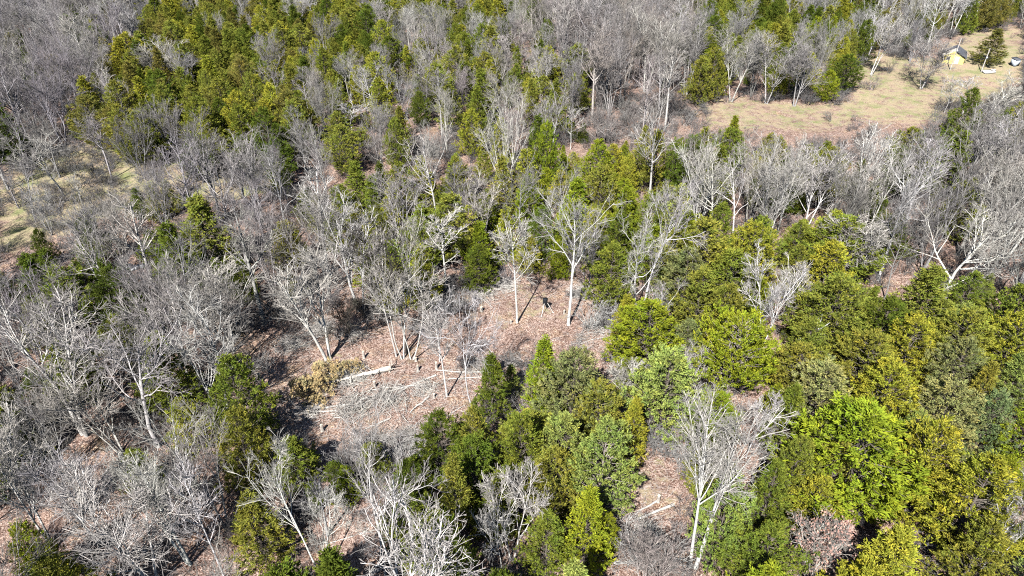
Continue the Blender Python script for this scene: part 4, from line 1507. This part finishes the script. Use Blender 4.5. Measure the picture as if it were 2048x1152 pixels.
for x_ in (.6,):
    wf = prism('window', [(x_, .9), (x_ + .9, .9), (x_ + .9, 1.8), (x_, 1.8)], -.06, -.003, M_CREAM, o)
    prism('pane', [(x_ + .08, .98), (x_ + .82, .98), (x_ + .82, 1.72), (x_ + .08, 1.72)], -.075, -.063, M_GLASS, wf)
for k, y_ in enumerate((1.2, 4.0)):
    wb = Bag()
    wb.box((W + .02, y_ + .45, 1.3), (.06, .9, .8))
    wf = link('window', wb.mesh('window', [M_CREAM]), o)
    pb = Bag()
    pb.box((W + .06, y_ + .45, 1.3), (.012, .72, .62))
    link('pane', pb.mesh('pane', [M_GLASS]), wf)

bx_ = G(2028, 131)
o = thing('small_shed', "small blue-grey metal shed near the right edge of the house field", 'shed', bx_, .35)
for nm, bxs, mt in (('wall', ((-.75, 0, .8), (.06, 1.4, 1.6)), M_TIN), ('wall', ((.75, 0, .8), (.06, 1.4, 1.6)), M_TIN), ('wall', ((0, .7, .8), (1.44, .06, 1.6)), M_TIN), ('door', ((0, -.7, .76), (1.44, .05, 1.5)), M_TIN)):
    b_ = Bag()
    b_.box(*bxs)
    link(nm, b_.mesh(nm, [mt]), o)
b_ = Bag()
b_.box((0, 0, 1.72), (1.8, 1.7, .08), 0, 0, (0, .14))
link('roof', b_.mesh('roof', [M_SHINGLE]), o)

g = G(1976, 145)
o = thing('concrete_platform', "pale concrete platform in the grass below the lone brownish cedar", 'platform', g, .1)
b_ = Bag()
b_.box((0, 0, .22), (2.7, 1.7, .5))
link('deck', b_.mesh('deck', [M_CONC]), o)
b_ = Bag()
b_.box((1.1, -.1, .62), (.8, .9, .28), 0, .3)
link('block', b_.mesh('block', [M_CONC]), o)
for k, (x, y, h, lab) in enumerate(((1900, 140, 7.6, "tall grey utility pole before the yellow house"), (1962, 144, 5.6, "shorter grey utility pole beside the concrete platform"))):
    g = G(x, y)
    o = thing('utility_pole', lab, 'pole', g, 0, 'poles in the house field')
    b_ = Bag()
    b_.tube([(0, 0, -.3), (.02, 0, h * .5), (.08, 0, h)], [.13, .115, .09], 10)
    link('shaft', b_.mesh('shaft', [M_POLE], True), o)
    b_ = Bag()
    b_.box((.03, -.16, h * .62), (.22, .18, .5))
    link('meter_box', b_.mesh('meter_box', [M_TIN]), o)
    b_ = Bag()
    b_.box((.08, 0, h + .02), (.24, .24, .06))
    link('cap', b_.mesh('cap', [M_POLE]), o)

# ------------------------------------------------------------------ single shrubs that stand out
for k, (x, y, f, tn, lab) in enumerate([
        (1418, 905, 1.7, 'pink', "tall pinkish shrub in the gap below the flat-topped cedar"),
        (1446, 862, 1.6, 'pink', "dense pinkish shrub under the flat-topped cedar's stems"),
        (1400, 835, 1.5, 'pale', "pale shrub right of the rounded lime green cedar"),
        (1330, 905, 1.5, 'grey', "grey shrub above the small opening"),
        (1300, 890, 1.4, 'grey', "grey shrub beside the egg-shaped cedar's shadow"),
        (1362, 925, 1.5, 'pale', "pale shrub at the small opening's upper right"),
        (1182, 655, 1.5, 'white', "white spiky shrub right of the thick white clearing tree"),
        (1232, 648, 1.7, 'white', "white tangled shrub at the clearing's right edge"),
        (1256, 700, 1.4, 'white', "white shrub in front of the bright cedar at the clearing's right edge"),
        (1216, 722, 1.0, 'pale', "low pale shrub at the clearing's right corner"),
        (752, 640, 1.3, 'grey', "grey shrub left of the clump of trees"),
        (905, 628, 1.3, 'pale', "pale shrub behind the short twiggy tree"),
        (560, 640, 1.5, 'pale', "pale shrub above the clearing's upper left edge"),
        (1262, 1118, 1.5, 'white', "white shrub below the small opening, left of two"),
        (1312, 1140, 1.5, 'pale', "pale shrub below the small opening, right of two"),
        (1355, 1095, 1.2, 'pink', "pinkish shrub beside the tall white foreground tree"),
        (792, 945, 1.6, 'pale', "pale shrub in the gully below the clearing"),
        (712, 955, 1.6, 'grey', "grey shrub left of the gully's pale shrub"),
        (858, 930, 1.3, 'white', "white shrub at the foot of the dark lower cedar"),
        (1880, 262, 1.5, 'pink', "pinkish shrub at the lower end of the house field")]):
    g = G(x, y)
    o = thing('leafless_shrub', lab, 'shrub', g, k * 1.3, 'single leafless shrubs')
    o.scale = (f * 1.15, f * 1.15, f)
    me = BRUSH[k % 6]
    link('stems', me, o, np.array(BT[tn]) * .95)
    tw = link('twigs', BRUSH[(k + 3) % 6], o, np.array(BT[tn]) * .85)
    tw.rotation_euler = (0, 0, 2.1)
    tw.scale = (1.0, 1.0, .82)

print("TRIANGLES", sum(sum(len(p_.vertices) - 2 for p_ in m_.polygons) if len(m_.polygons) < 200 else len(m_.polygons) * 2 for m_ in bpy.data.meshes if m_.users))
